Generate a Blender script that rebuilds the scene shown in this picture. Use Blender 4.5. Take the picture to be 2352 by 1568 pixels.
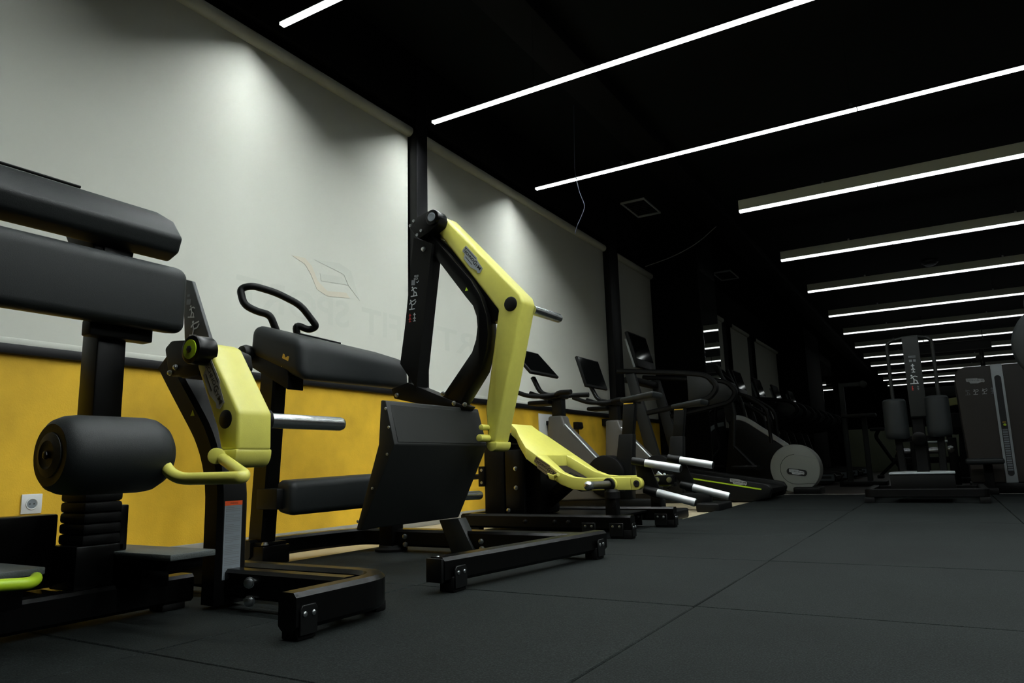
import bpy, bmesh, math, random
from mathutils import Vector, Matrix
V = Vector
PI = math.pi
random.seed(7)
SC = bpy.context.scene
for o in list(bpy.data.objects):
    bpy.data.objects.remove(o)
COL = SC.collection

# ------------------------------------------------------------------ camera
cam = bpy.data.cameras.new('camera')
cam.sensor_width = 36.0
cam.lens = 36.0 * 1643.45 / 2352.0
cam.clip_start = 0.05
cam.clip_end = 200
cob = bpy.data.objects.new('camera', cam)
COL.objects.link(cob)
cob.matrix_world = (Matrix.Translation((0, 0, 0.42)) @ Matrix.Rotation(math.radians(30.6413), 4, 'Z')
                    @ Matrix.Rotation(math.radians(90 + 9.826), 4, 'X') @ Matrix.Rotation(math.radians(-1.5986), 4, 'Z'))
SC.camera = cob

# ------------------------------------------------------------------ world and exposure
w = bpy.data.worlds.new('world')
SC.world = w
w.use_nodes = True
w.node_tree.nodes['Background'].inputs[0].default_value = (0.8, 0.9, 1.0, 1)
w.node_tree.nodes['Background'].inputs[1].default_value = 0.0
SC.view_settings.view_transform = 'Standard'
SC.view_settings.look = 'None'
SC.view_settings.gamma = 1.0
SC.view_settings.use_curve_mapping = False
SC.view_settings.exposure = 0.0
SC.cycles.max_bounces = 6
SC.cycles.diffuse_bounces = 3
SC.cycles.caustics_reflective = False
NEAR_LIGHT = 190.0      # the three strips that run up to the blinds
FAR_LIGHT = 3.4        # the strips deeper in the hall


# ------------------------------------------------------------------ materials
def lin(c):
    return tuple(((v / 255) / 12.92 if v / 255 <= 0.04045 else ((v / 255 + 0.055) / 1.055) ** 2.4) for v in c) + (1,)


def mat(name, rgb, rough=0.5, metal=0.0, bump=0.0, bscale=300.0, var=0.0, vscale=6.0, emit=0.0, spec=0.5, coat=0.0):
    m = bpy.data.materials.new(name)
    m.use_nodes = True
    nt = m.node_tree
    b = nt.nodes['Principled BSDF']
    c = lin(rgb)
    b.inputs['Base Color'].default_value = c
    b.inputs['Roughness'].default_value = rough
    b.inputs['Metallic'].default_value = metal
    b.inputs['Specular IOR Level'].default_value = spec
    b.inputs['Coat Weight'].default_value = coat
    tc = nt.nodes.new('ShaderNodeTexCoord')
    if bump > 0:
        n = nt.nodes.new('ShaderNodeTexNoise')
        n.inputs['Scale'].default_value = bscale
        n.inputs['Detail'].default_value = 3
        nt.links.new(tc.outputs['Object'], n.inputs['Vector'])
        bp = nt.nodes.new('ShaderNodeBump')
        bp.inputs['Strength'].default_value = bump
        bp.inputs['Distance'].default_value = 0.002
        nt.links.new(n.outputs['Fac'], bp.inputs['Height'])
        nt.links.new(bp.outputs['Normal'], b.inputs['Normal'])
    if var > 0:
        n2 = nt.nodes.new('ShaderNodeTexNoise')
        n2.inputs['Scale'].default_value = vscale
        n2.inputs['Detail'].default_value = 5
        nt.links.new(tc.outputs['Object'], n2.inputs['Vector'])
        r = nt.nodes.new('ShaderNodeValToRGB')
        r.color_ramp.elements[0].position = 0.3
        r.color_ramp.elements[1].position = 0.7
        r.color_ramp.elements[0].color = tuple(v * (1 - var) for v in c[:3]) + (1,)
        r.color_ramp.elements[1].color = tuple(min(1, v * (1 + var)) for v in c[:3]) + (1,)
        nt.links.new(n2.outputs['Fac'], r.inputs['Fac'])
        nt.links.new(r.outputs['Color'], b.inputs['Base Color'])
    if emit > 0:
        b.inputs['Emission Color'].default_value = (0.93, 1.0, 0.985, 1)
        b.inputs['Emission Strength'].default_value = emit
    return m


M = dict(
    black=mat('black_powder_coat', (6, 6, 6), 0.45, bump=0.25, bscale=900, spec=0.16),
    gloss=mat('black_gloss_paint', (5, 5, 5), 0.28, bump=0.1, bscale=500, spec=0.22),
    sheet=mat('black_sheet_metal', (26, 28, 27), 0.5, bump=0.2, bscale=700, spec=0.3),
    vinyl=mat('black_vinyl', (22, 26, 27), 0.52, bump=0.35, bscale=700, spec=0.35),
    rubber=mat('black_rubber', (10, 10, 10), 0.6, bump=0.3, bscale=400, spec=0.15),
    plastic=mat('black_plastic', (10, 11, 11), 0.45, bump=0.15, bscale=800, spec=0.2),
    yellow=mat('yellow_paint', (205, 200, 94), 0.36, bump=0.12, bscale=500, var=0.03, vscale=30),
    lime=mat('lime_plastic', (176, 208, 40), 0.4),
    grip=mat('satin_aluminium', (196, 199, 200), 0.5, 0.75, bump=0.2, bscale=600),
    tread=mat('grey_tread_plate', (74, 79, 78), 0.5, bump=0.6, bscale=180),
    chrome=mat('chrome', (205, 208, 208), 0.26, 1.0, var=0.06, vscale=40),
    steel=mat('steel_bolt', (190, 194, 196), 0.28, 1.0),
    knurl=mat('knurled_steel', (120, 118, 110), 0.3, 1.0, bump=0.6, bscale=900),
    white=mat('white_plastic', (214, 216, 216), 0.4),
    print_light=mat('light_print', (186, 190, 192), 0.5),
    print_grey=mat('grey_print', (108, 112, 116), 0.5),
    print_dark=mat('dark_print', (22, 22, 24), 0.5),
    label_grey=mat('grey_label', (120, 128, 134), 0.5),
    orange=mat('orange_label', (226, 84, 30), 0.5),
    gold=mat('gold_label', (206, 164, 44), 0.5),
    red=mat('red_label', (190, 50, 44), 0.5),
    badge=mat('grey_badge', (140, 142, 140), 0.45),
    brown_badge=mat('brown_badge', (118, 104, 74), 0.5),
    wall=mat('mustard_plaster', (217, 174, 47), 0.62, bump=0.4, bscale=160, var=0.2, vscale=3.6, spec=0.3),
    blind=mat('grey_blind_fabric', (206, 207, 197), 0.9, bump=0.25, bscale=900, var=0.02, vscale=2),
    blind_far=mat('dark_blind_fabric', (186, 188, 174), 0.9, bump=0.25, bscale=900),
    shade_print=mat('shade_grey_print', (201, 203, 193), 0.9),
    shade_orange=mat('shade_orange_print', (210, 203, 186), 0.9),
    trim=mat('black_trim', (13, 13, 15), 0.45, bump=0.1, spec=0.3),
    blackwall=mat('black_wall', (9, 9, 9), 0.75, bump=0.2, bscale=60, spec=0.1),
    ceiling=mat('black_ceiling', (16, 18, 18), 0.9, bump=0.2, bscale=40, spec=0.08),
    base=mat('grey_baseboard', (150, 148, 140), 0.5, var=0.06, vscale=20),
    far_wall=mat('pale_far_wall', (120, 126, 104), 0.8),
    fabric_grey=mat('grey_plastic', (76, 74, 70), 0.42, bump=0.1),
    grey_disc=mat('grey_painted_disc', (140, 143, 136), 0.38),
    silver=mat('silver_paint', (165, 172, 176), 0.35, 0.3),
    panel_grey=mat('grey_instruction_panel', (56, 60, 61), 0.5, bump=0.1),
    brown=mat('brown_panel', (50, 46, 43), 0.5, bump=0.15),
    screen=mat('black_glass', (7, 8, 8), 0.07),
    mirror=mat('mirror_glass', (225, 228, 226), 0.02, 1.0),
    housing=mat('grey_light_housing', (205, 209, 192), 0.5),
    lamp_side=mat('lamp_side_glow', (110, 112, 112), 0.5, emit=2.2),
    near_lamp=mat('near_lamp_diffuser', (240, 245, 243), 0.5, emit=NEAR_LIGHT),
    far_lamp=mat('far_lamp_diffuser', (240, 245, 243), 0.5, emit=FAR_LIGHT),
    cord=mat('bluish_cord', (70, 74, 92), 0.5),
    grille=mat('dark_grille', (30, 31, 31), 0.6),
    green=mat('dull_yellow_paint', (150, 152, 92), 0.45),
)


def mix_floor():
    # rubber granulate: black with fine grey specks, slightly patchy
    m = bpy.data.materials.new('rubber_mat')
    m.use_nodes = True
    nt = m.node_tree
    b = nt.nodes['Principled BSDF']
    b.inputs['Roughness'].default_value = 0.8
    b.inputs['Specular IOR Level'].default_value = 0.12
    tc = nt.nodes.new('ShaderNodeTexCoord')
    geo = nt.nodes.new('ShaderNodeNewGeometry')
    n = nt.nodes.new('ShaderNodeTexNoise')
    n.inputs['Scale'].default_value = 260
    n.inputs['Detail'].default_value = 2
    nt.links.new(geo.outputs['Position'], n.inputs['Vector'])
    r = nt.nodes.new('ShaderNodeValToRGB')
    r.color_ramp.elements[0].position = 0.45
    r.color_ramp.elements[0].color = lin((9, 12, 12))
    r.color_ramp.elements[1].position = 0.72
    r.color_ramp.elements[1].color = lin((36, 42, 41))
    nt.links.new(n.outputs['Fac'], r.inputs['Fac'])
    n2 = nt.nodes.new('ShaderNodeTexNoise')
    n2.inputs['Scale'].default_value = 2.3
    n2.inputs['Detail'].default_value = 4
    nt.links.new(geo.outputs['Position'], n2.inputs['Vector'])
    r2 = nt.nodes.new('ShaderNodeMapRange')
    r2.inputs['From Min'].default_value = 0.3
    r2.inputs['From Max'].default_value = 0.7
    r2.inputs['To Min'].default_value = 0.82
    r2.inputs['To Max'].default_value = 1.15
    nt.links.new(n2.outputs['Fac'], r2.inputs['Value'])
    mx = nt.nodes.new('ShaderNodeVectorMath')
    mx.operation = 'SCALE'
    nt.links.new(r.outputs['Color'], mx.inputs[0])
    nt.links.new(r2.outputs['Result'], mx.inputs['Scale'])
    nt.links.new(mx.outputs['Vector'], b.inputs['Base Color'])
    bp = nt.nodes.new('ShaderNodeBump')
    bp.inputs['Strength'].default_value = 0.5
    bp.inputs['Distance'].default_value = 0.002
    nt.links.new(n.outputs['Fac'], bp.inputs['Height'])
    nt.links.new(bp.outputs['Normal'], b.inputs['Normal'])
    return m


def plank_floor(name, c1, c2, rough):
    m = bpy.data.materials.new(name)
    m.use_nodes = True
    nt = m.node_tree
    b = nt.nodes['Principled BSDF']
    b.inputs['Roughness'].default_value = rough
    geo = nt.nodes.new('ShaderNodeNewGeometry')
    mp = nt.nodes.new('ShaderNodeMapping')
    mp.inputs['Rotation'].default_value = (0, 0, PI / 2)
    nt.links.new(geo.outputs['Position'], mp.inputs['Vector'])
    br = nt.nodes.new('ShaderNodeTexBrick')
    br.inputs['Color1'].default_value = lin(c1)
    br.inputs['Color2'].default_value = lin(c2)
    br.inputs['Mortar'].default_value = lin(tuple(int(v * 0.55) for v in c1))
    br.inputs['Scale'].default_value = 1.0
    br.inputs['Mortar Size'].default_value = 0.002
    br.inputs['Brick Width'].default_value = 1.2
    br.inputs['Row Height'].default_value = 0.19
    nt.links.new(mp.outputs['Vector'], br.inputs['Vector'])
    nt.links.new(br.outputs['Color'], b.inputs['Base Color'])
    return m


M['mat'] = mix_floor()
M['dark_wood'] = plank_floor('dark_wood', (52, 42, 34), (44, 36, 30), 0.4)
M['laminate'] = plank_floor('beige_laminate', (176, 164, 136), (166, 154, 128), 0.42)

# ------------------------------------------------------------------ mesh helpers
ORG = {}


def thing(name, label, cat, loc, group=None):
    o = bpy.data.objects.new(name, None)
    o.empty_display_size = 0.1
    COL.objects.link(o)
    o.location = loc
    o['label'] = label
    o['category'] = cat
    if group:
        o['group'] = group
    ORG[o.name] = V(loc)
    return o


def mk(name, bm, m, parent=None, bevel=0.0, seg=2, sharp=38, label=None, kind=None, loc=None):
    """finish a bmesh given in room coordinates as one mesh object"""
    bmesh.ops.remove_doubles(bm, verts=bm.verts, dist=1e-5)
    bmesh.ops.recalc_face_normals(bm, faces=bm.faces)
    if bevel > 0:
        ed = [e for e in bm.edges if len(e.link_faces) == 2 and e.calc_face_angle(0) > 0.5]
        bmesh.ops.bevel(bm, geom=ed, offset=bevel, segments=seg, affect='EDGES', profile=0.5, clamp_overlap=True)
    if parent is not None:
        org = ORG[parent.name]
    elif loc is not None:
        org = V(loc)
    else:
        xs = [v.co for v in bm.verts]
        org = V((sum(v.x for v in xs) / len(xs), sum(v.y for v in xs) / len(xs), min(v.z for v in xs)))
    bmesh.ops.translate(bm, verts=bm.verts, vec=-org)
    me = bpy.data.meshes.new(name)
    bm.to_mesh(me)
    bm.free()
    for p in me.polygons:
        p.use_smooth = True
    me.set_sharp_from_angle(angle=math.radians(sharp))
    me.materials.append(M[m])
    o = bpy.data.objects.new(name, me)
    COL.objects.link(o)
    if parent is not None:
        o.parent = parent
    else:
        o.location = org
    ORG[o.name] = org
    if label:
        o['label'] = label
    if kind:
        o['kind'] = kind
    return o


def tag(o, label, cat, group=None):
    o['label'] = label
    o['category'] = cat
    if group:
        o['group'] = group
    return o


def prism(pts, vec, bm=None):
    bm = bm or bmesh.new()
    vec = V(vec)
    a = [bm.verts.new(V(p)) for p in pts]
    b = [bm.verts.new(V(p) + vec) for p in pts]
    bm.faces.new(a)
    bm.faces.new(b[::-1])
    n = len(pts)
    for i in range(n):
        bm.faces.new((a[i], b[i], b[(i + 1) % n], a[(i + 1) % n]))
    return bm


def xzp(pts, y0, y1, bm=None):
    """polygon of (x, z) in a plane across the hall, given thickness from y0 to y1"""
    return prism([(x, y0, z) for x, z in pts], (0, y1 - y0, 0), bm)


def yzp(pts, x0, x1, bm=None):
    return prism([(x0, y, z) for y, z in pts], (x1 - x0, 0, 0), bm)


def xyp(pts, z0, z1, bm=None):
    return prism([(x, y, z0) for x, y in pts], (0, 0, z1 - z0), bm)


def box(x0, x1, y0, y1, z0, z1, bm=None):
    return xyp([(x0, y0), (x1, y0), (x1, y1), (x0, y1)], z0, z1, bm)


def hull(lo, hi, bm=None):
    """eight-corner block: lo and hi are two rings of four points"""
    bm = bm or bmesh.new()
    a = [bm.verts.new(V(p)) for p in lo]
    b = [bm.verts.new(V(p)) for p in hi]
    bm.faces.new(a)
    bm.faces.new(b[::-1])
    for i in range(4):
        bm.faces.new((a[i], b[i], b[(i + 1) % 4], a[(i + 1) % 4]))
    return bm


def fillet(path, r, n=6, closed=False):
    path = [V(p) for p in path]
    out = []
    N = len(path)
    for i, p in enumerate(path):
        if not closed and i in (0, N - 1):
            out.append(p)
            continue
        a, b = path[i - 1], path[(i + 1) % N]
        d0, d1 = (a - p), (b - p)
        l = min(r, d0.length * 0.48, d1.length * 0.48)
        p0, p1 = p + d0.normalized() * l, p + d1.normalized() * l
        for k in range(n + 1):
            t = k / n
            out.append((1 - t) ** 2 * p0 + 2 * t * (1 - t) * p + t * t * p1)
    return out


def sweep(path, prof, side=None, closed=False, bm=None):
    """sweep a closed (u, v) profile; u runs along the side vector, v along the other normal"""
    bm = bm or bmesh.new()
    path = [V(p) for p in path]
    n = len(path)
    rings = []
    last = None
    for i, p in enumerate(path):
        if closed:
            t = (path[(i + 1) % n] - path[i - 1]).normalized()
        else:
            t = (path[min(i + 1, n - 1)] - path[max(i - 1, 0)]).normalized()
        if side is not None:
            s = V(side)
            s = (s - t * s.dot(t)).normalized()
        else:
            if last is None:
                ref = V((0, 0, 1)) if abs(t.z) < 0.9 else V((1, 0, 0))
                s = t.cross(ref).normalized()
            else:
                s = (last - t * last.dot(t)).normalized()
            last = s
        u = s.cross(t).normalized()
        # widen corners so that a mitre keeps its thickness
        rings.append([bm.verts.new(p + s * a + u * b) for a, b in prof])
    m = len(prof)
    for i in range(n if closed else n - 1):
        A, B = rings[i], rings[(i + 1) % n]
        for k in range(m):
            bm.faces.new((A[k], A[(k + 1) % m], B[(k + 1) % m], B[k]))
    if not closed:
        bm.faces.new(rings[0][::-1])
        bm.faces.new(rings[-1])
    return bm


def tube(path, r, seg=12, fil=0.0, closed=False, bm=None):
    if fil:
        path = fillet(path, fil, 6, closed)
    return sweep(path, [(r * math.cos(2 * PI * k / seg), r * math.sin(2 * PI * k / seg)) for k in range(seg)], None, closed, bm)


def rprof(w, h, c=0.006):
    w, h = w / 2, h / 2
    return [(-w + c, -h), (w - c, -h), (w, -h + c), (w, h - c), (w - c, h), (-w + c, h), (-w, h - c), (-w, -h + c)]


def beam(path, w, h, side=(0, 1, 0), fil=0.0, closed=False, bm=None, c=0.006):
    if fil:
        path = fillet(path, fil, 7, closed)
    return sweep(path, rprof(w, h, c), side, closed, bm)


def lathe(p0, p1, prof, seg=24, bm=None):
    """prof: list of (t along p0->p1 in metres, radius)"""
    bm = bm or bmesh.new()
    p0, p1 = V(p0), V(p1)
    t = (p1 - p0).normalized()
    ref = V((0, 0, 1)) if abs(t.z) < 0.9 else V((1, 0, 0))
    s = t.cross(ref).normalized()
    u = s.cross(t)
    rings = []
    for a, r in prof:
        rings.append([bm.verts.new(p0 + t * a + (s * math.cos(2 * PI * k / seg) + u * math.sin(2 * PI * k / seg)) * r) for k in range(seg)])
    for A, B in zip(rings, rings[1:]):
        for k in range(seg):
            bm.faces.new((A[k], A[(k + 1) % seg], B[(k + 1) % seg], B[k]))
    bm.faces.new(rings[0][::-1])
    bm.faces.new(rings[-1])
    return bm


def cyl(p0, p1, r, seg=24, ch=0.0, bm=None):
    L = (V(p1) - V(p0)).length
    if ch:
        return lathe(p0, p1, [(0, r - ch), (ch * 0.3, r - ch * 0.3), (ch, r), (L - ch, r), (L - ch * 0.3, r - ch * 0.3), (L, r - ch)], seg, bm)
    return lathe(p0, p1, [(0, r), (L, r)], seg, bm)


def bolt(p, n, r, parent, m='steel', name='bolt'):
    p, n = V(p), V(n).normalized()
    return mk(name, lathe(p, p + n, [(0, r * 1.25), (r * 0.35, r * 1.2), (r * 0.4, r), (r * 0.9, r * 0.9), (r * 1.1, r * 0.55)], 12), m, parent)


def dup(root, loc, label=None):
    r = root.copy()
    COL.objects.link(r)
    r.location = loc
    ORG[r.name] = V(loc)
    if label:
        r['label'] = label
    for ch in list(root.children):
        c = ch.copy()
        COL.objects.link(c)
        c.parent = r
        for g in ch.children:
            d = g.copy()
            COL.objects.link(d)
            d.parent = c
    return r


_tc = {}


def text_geo(s, bold=0.0):
    key = (s, bold)
    if key not in _tc:
        cu = bpy.data.curves.new('lettering', 'FONT')
        cu.body = s
        cu.size = 1.0
        cu.offset = bold
        cu.resolution_u = 3
        ob = bpy.data.objects.new('lettering', cu)
        COL.objects.link(ob)
        me = ob.to_mesh()
        vs = [(v.co.x, v.co.y) for v in me.vertices]
        fs = [tuple(p.vertices) for p in me.polygons]
        ob.to_mesh_clear()
        bpy.data.objects.remove(ob)
        bpy.data.curves.remove(cu)
        x0 = min(v[0] for v in vs); x1 = max(v[0] for v in vs)
        y0 = min(v[1] for v in vs); y1 = max(v[1] for v in vs)
        _tc[key] = ([((x - x0), (y - y0)) for x, y in vs], fs, x1 - x0, y1 - y0)
    return _tc[key]


def text(s, org, u, v, width, height=None, bm=None, bold=0.0):
    """flat lettering with its lower left corner at org"""
    bm = bm or bmesh.new()
    vs, fs, W, H = text_geo(s, bold)
    org, u, v = V(org), V(u).normalized(), V(v).normalized()
    sx = width / W
    sy = (height / H) if height else sx
    vv = [bm.verts.new(org + u * (x * sx) + v * (y * sy)) for x, y in vs]
    for f in fs:
        try:
            bm.faces.new([vv[i] for i in f])
        except ValueError:
            pass
    return bm


def flat(polys, org, u, v, n, th=0.0006, bm=None):
    """thin print: polygons in (u, v) metres, th thick towards n"""
    bm = bm or bmesh.new()
    org, u, v, n = V(org), V(u).normalized(), V(v).normalized(), V(n).normalized()
    for p in polys:
        prism([org + u * a + v * b for a, b in p], n * th, bm)
    return bm


def seg2(a, b, w):
    a, b = V(a), V(b)
    d = (b - a).normalized()
    q = V((-d.y, d.x)) * (w / 2)
    return [tuple(a - q), tuple(b - q), tuple(b + q), tuple(a + q)]


def figure(org, u, v, n, s, pose, bm=None):
    """little instruction pictogram made of strokes, s = height"""
    P = {0: [((.45, .0), (.5, .42)), ((.5, .42), (.38, .72)), ((.38, .72), (.62, .8)), ((.5, .42), (.75, .3)), ((.75, .3), (.8, .02)), ((.38, .72), (.2, .55)), ((.1, .0), (.9, .0)), ((.62, .8), (.85, .7))],
         1: [((.4, .0), (.45, .4)), ((.45, .4), (.3, .7)), ((.3, .7), (.6, .8)), ((.45, .4), (.8, .5)), ((.8, .5), (.95, .75)), ((.3, .7), (.15, .5)), ((.1, .0), (.8, .0)), ((.6, .8), (.9, .9))],
         2: [((.5, .0), (.5, .9)), ((.3, .85), (.7, .85)), ((.5, .5), (.28, .3)), ((.5, .5), (.72, .3)), ((.3, .0), (.7, .0))]}[pose]
    polys = [seg2((a[0] * s, a[1] * s), (b[0] * s, b[1] * s), s * 0.09) for a, b in P]
    h = (.3 * s, .86 * s) if pose < 2 else (.5 * s, 1.0 * s)
    polys.append([(h[0] + s * .09 * math.cos(k * PI / 4), h[1] + s * .09 * math.sin(k * PI / 4)) for k in range(8)])
    return flat(polys, org, u, v, n, 0.0006, bm)


def logo(parent, c, u, v, n, width, plate='badge', ink='print_dark'):
    """TECHNOGYM badge: stepped plate with outlined strips and small-capital lettering"""
    u, v, n = V(u).normalized(), V(v).normalized(), V(n).normalized()
    W = width
    Hh = W * 0.30
    o = V(c) - u * (W / 2) - v * (Hh / 2)
    pl = [[(0, Hh * .55), (0, Hh), (W * .58, Hh * 1.0), (W * .64, Hh * .86), (W * .97, Hh * .72), (W, Hh * .2), (W * .93, 0.0), (W * .86, Hh * .12), (W * .62, -Hh * .12), (W * .22, -Hh * .05), (W * .16, Hh * .32), (W * .02, Hh * .35)]]
    b = mk('brand_badge', flat(pl, o, u, v, n, 0.0012), plate, parent)
    bm = bmesh.new()
    for s, x, y, wd, ht in (('T', .03, .42, .075, .46), ('ECHNO', .11, .42, .45, .27), ('G', .575, .32, .115, .42), ('Y', .695, .30, .085, .30), ('M', .795, .34, .14, .30)):
        text(s, o + u * (W * x) + v * (Hh * y) + n * 0.0017, u, v, W * wd, Hh * ht, bm, 0.03)
    flat([[(W * .12, Hh * .82), (W * .57, Hh * .82), (W * .57, Hh * .88), (W * .12, Hh * .88)],
          [(W * .24, Hh * .18), (W * .60, Hh * .14), (W * .60, Hh * .20), (W * .24, Hh * .24)]], o + n * 0.0013, u, v, n, 0.0005, bm)
    mk('brand_lettering', bm, ink, b)
    return b

# ================================================================== the hall
WX = -3.44           # face of the blinds on the left wall
CZ = 3.75            # ceiling
FZ = -0.012          # laminate floor; the rubber mats lie on it and end at 0

fl = mk('floor', box(-3.62, 6.2, -3.2, 36.2, FZ - 0.1, FZ), 'laminate', kind='structure', loc=(0, 0, FZ))
XS = [-2.74 + 1.03 * i for i in range(7)]
YS = [-0.98 + 1.045 * i for i in range(10)] + [8.95]
for i in range(len(XS) - 1):
    for j in range(len(YS) - 1):
        if i == 0 and YS[j] > 5.2:
            continue
        g = 0.0022
        dz = random.uniform(-0.0012, 0.0)
        mk('rubber_mat', box(XS[i] + g, XS[i + 1] - g, YS[j] + g, YS[j + 1] - g, FZ, dz), 'mat', fl, bevel=0.003, seg=1)
mk('wood_floor', box(-1.71, 6.1, 8.985, 36.1, FZ, FZ + 0.004), 'dark_wood', fl)
# pale joint strip where the mats end
mk('joint_strip', box(-1.71, 3.4, 8.953, 8.985, FZ, 0.001), 'base', fl, bevel=0.002, seg=1)

mk('ceiling', box(-3.62, 6.2, -3.2, 36.2, CZ, CZ + 0.1), 'ceiling', kind='structure', loc=(0, 0, CZ))
wl = mk('wall_left', box(-3.62, -3.50, -3.2, 36.2, 0.96, CZ), 'blackwall', kind='structure')
wlow = mk('wall_left_lower', box(-3.62, WX, -3.2, 9.85, FZ, 0.955), 'wall', kind='structure')
mk('baseboard_left', box(WX, WX + 0.014, -3.2, 9.85, FZ, 0.062), 'base', kind='structure', bevel=0.003)
mk('trim_1', box(-3.52, WX + 0.025, -3.2, 9.85, 0.956, 1.0), 'trim', kind='structure', bevel=0.004)
mk('wall_right', box(6.1, 6.2, -3.2, 36.2, FZ, CZ), 'blackwall', kind='structure')
mk('wall_back', box(-3.62, 6.2, -3.2, -3.1, FZ, CZ), 'blackwall', kind='structure')
wf = mk('wall_far', box(-3.62, 6.2, 36.1, 36.2, FZ, CZ), 'blackwall', kind='structure')

# columns between the windows
for k, (y0, y1) in enumerate(((4.261, 4.40), (8.13, 8.42))):
    mk('wall_column', box(-3.50, -3.36, y0, y1, 1.0, CZ), 'trim', wl, bevel=0.004)
# black pillars with a mirror on the flank
mk('pillar_near', box(-3.62, -2.74, 9.85, 10.75, FZ, CZ), 'blackwall', kind='structure', bevel=0.004)
pm = mk('mirror_panel', box(-2.74, -2.73, 9.90, 10.72, 0.05, 3.3), 'mirror', bevel=0.0015, seg=1)
tag(pm, 'tall mirror on the flank of the black pillar reflecting the ceiling lights', 'mirror')
mk('pillar_far', box(-3.62, -2.74, 19.1, 21.551 , FZ, CZ), 'blackwall', kind='structure', bevel=0.004)
pm2 = mk('mirror_panel', box(-2.80, -2.73, 21.551, 23.784, 0.05, 3.3), 'mirror', bevel=0.0015, seg=1)
tag(pm2, 'narrow mirror far down the hall beside the dark wall recess', 'mirror')

# ------------------------------------------------------------------ roller blinds
def blind(y0, y1, ztop, label, m='blind', x=WX, group='roller blinds along the left wall'):
    t = thing('roller_blind', label, 'blind', (x, (y0 + y1) / 2, 1.0), group)
    mk('fabric', box(x - 0.003, x, y0, y1, 1.012, ztop), m, t)
    mk('hem_bar', box(x - 0.007, x + 0.004, y0 + 0.005, y1 - 0.005, 1.0, 1.03), m, t, bevel=0.003)
    mk('roller_tube', cyl((x + 0.005, y0 - 0.01, ztop), (x + 0.005, y1 + 0.012, ztop), 0.045, 24, 0.004), m, t)
    for yy in (y0 - 0.02, y1 + 0.014):
        mk('bracket', box(x - 0.055, x + 0.045, yy, yy + 0.006, ztop - 0.04, ztop + 0.06), 'trim', t, bevel=0.002)
    return t


b1 = blind(-0.4, 4.245, 3.10, 'largest pale grey roller blind, left of the black window column', group=None)
b2 = blind(4.44, 8.12, 3.10, 'pale grey roller blind behind the tall yellow lever machine', group=None)
b3 = blind(8.45, 9.83, 3.10, 'narrow shaded roller blind beside the black pillar', group=None)
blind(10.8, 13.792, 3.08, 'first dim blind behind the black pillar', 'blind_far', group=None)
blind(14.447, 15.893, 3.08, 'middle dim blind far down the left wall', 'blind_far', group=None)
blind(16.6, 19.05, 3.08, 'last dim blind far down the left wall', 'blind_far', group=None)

# shadow of lettering and logo on the outside glass, painted onto blinds, mirror-written
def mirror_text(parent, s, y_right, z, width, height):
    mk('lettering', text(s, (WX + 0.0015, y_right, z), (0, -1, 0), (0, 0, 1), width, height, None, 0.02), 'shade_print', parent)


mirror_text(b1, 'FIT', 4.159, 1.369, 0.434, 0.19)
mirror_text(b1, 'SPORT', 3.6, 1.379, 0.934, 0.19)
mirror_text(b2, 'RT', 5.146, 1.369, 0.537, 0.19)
mk('emblem_shadow', yzp([(3.27,1.797),(3.502,1.827),(3.613,1.796),(3.704,1.6),(3.589,1.688),(3.545,1.756)], WX + 0.001, WX + 0.002), 'shade_print', b1)
mk('emblem_shadow', yzp([(3.322,1.714),(3.524,1.733),(3.589,1.688),(3.463,1.677),(3.335,1.665)], WX + 0.001, WX + 0.002), 'shade_print', b1)
mk('emblem_shadow', yzp([(3.077,1.78),(3.186,1.789),(3.248,1.75),(3.304,1.659),(3.392,1.608),(3.569,1.631),(3.608,1.598),(3.393,1.572),(3.298,1.601),(3.242,1.69),(3.188,1.748)], WX + 0.001, WX + 0.002), 'shade_orange', b1)

# ------------------------------------------------------------------ linear ceiling lights
def strip(y, x0, x1, near, label, LZ):
    t = thing('linear_light', label, 'ceiling light', ((x0 + x1) / 2, y, LZ), 'linear ceiling lights')
    hh = 0.018 if near else 0.115
    d = 0.018 if near else 0.026
    w = 0.018 if near else 0.026
    mk('housing', box(x0, x1, y - w - 0.001, y + w + 0.001, LZ + d, LZ + d + hh), 'trim' if near else 'housing', t, bevel=0.002, seg=1)
    x = x0
    L = 1.42
    while x < x1 - 0.2:
        e = min(x + L, x1)
        # glowing side walls; the bright lens sits recessed between them
        bm = box(x + 0.002, e - 0.004, y - w, y - w + 0.002, LZ, LZ + d)
        box(x + 0.002, e - 0.004, y + w - 0.002, y + w, LZ, LZ + d, bm)
        box(x + 0.002, x + 0.004, y - w + 0.002, y + w - 0.002, LZ, LZ + d, bm)
        box(e - 0.006, e - 0.004, y - w + 0.002, y + w - 0.002, LZ, LZ + d, bm)
        df = mk('diffuser', bm, 'lamp_side', t)
        mk('lens', box(x + 0.004, e - 0.006, y - w + 0.002, y + w - 0.002, LZ + d - 0.003, LZ + d - 0.001), 'near_lamp' if near else 'far_lamp', df)
        x = e
    for k in range(3):
        hx = x0 + 0.9 + k * 1.9
        mk('hanger_wire', cyl((hx, y, LZ + d + hh), (hx, y, CZ), 0.0012, 6), 'trim', t)
        mk('hanger_clip', box(hx - 0.012, hx + 0.012, y - 0.012, y + 0.012, LZ + d + hh, LZ + d + hh + 0.03), 'steel', t, bevel=0.002, seg=1)
    return t


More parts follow.
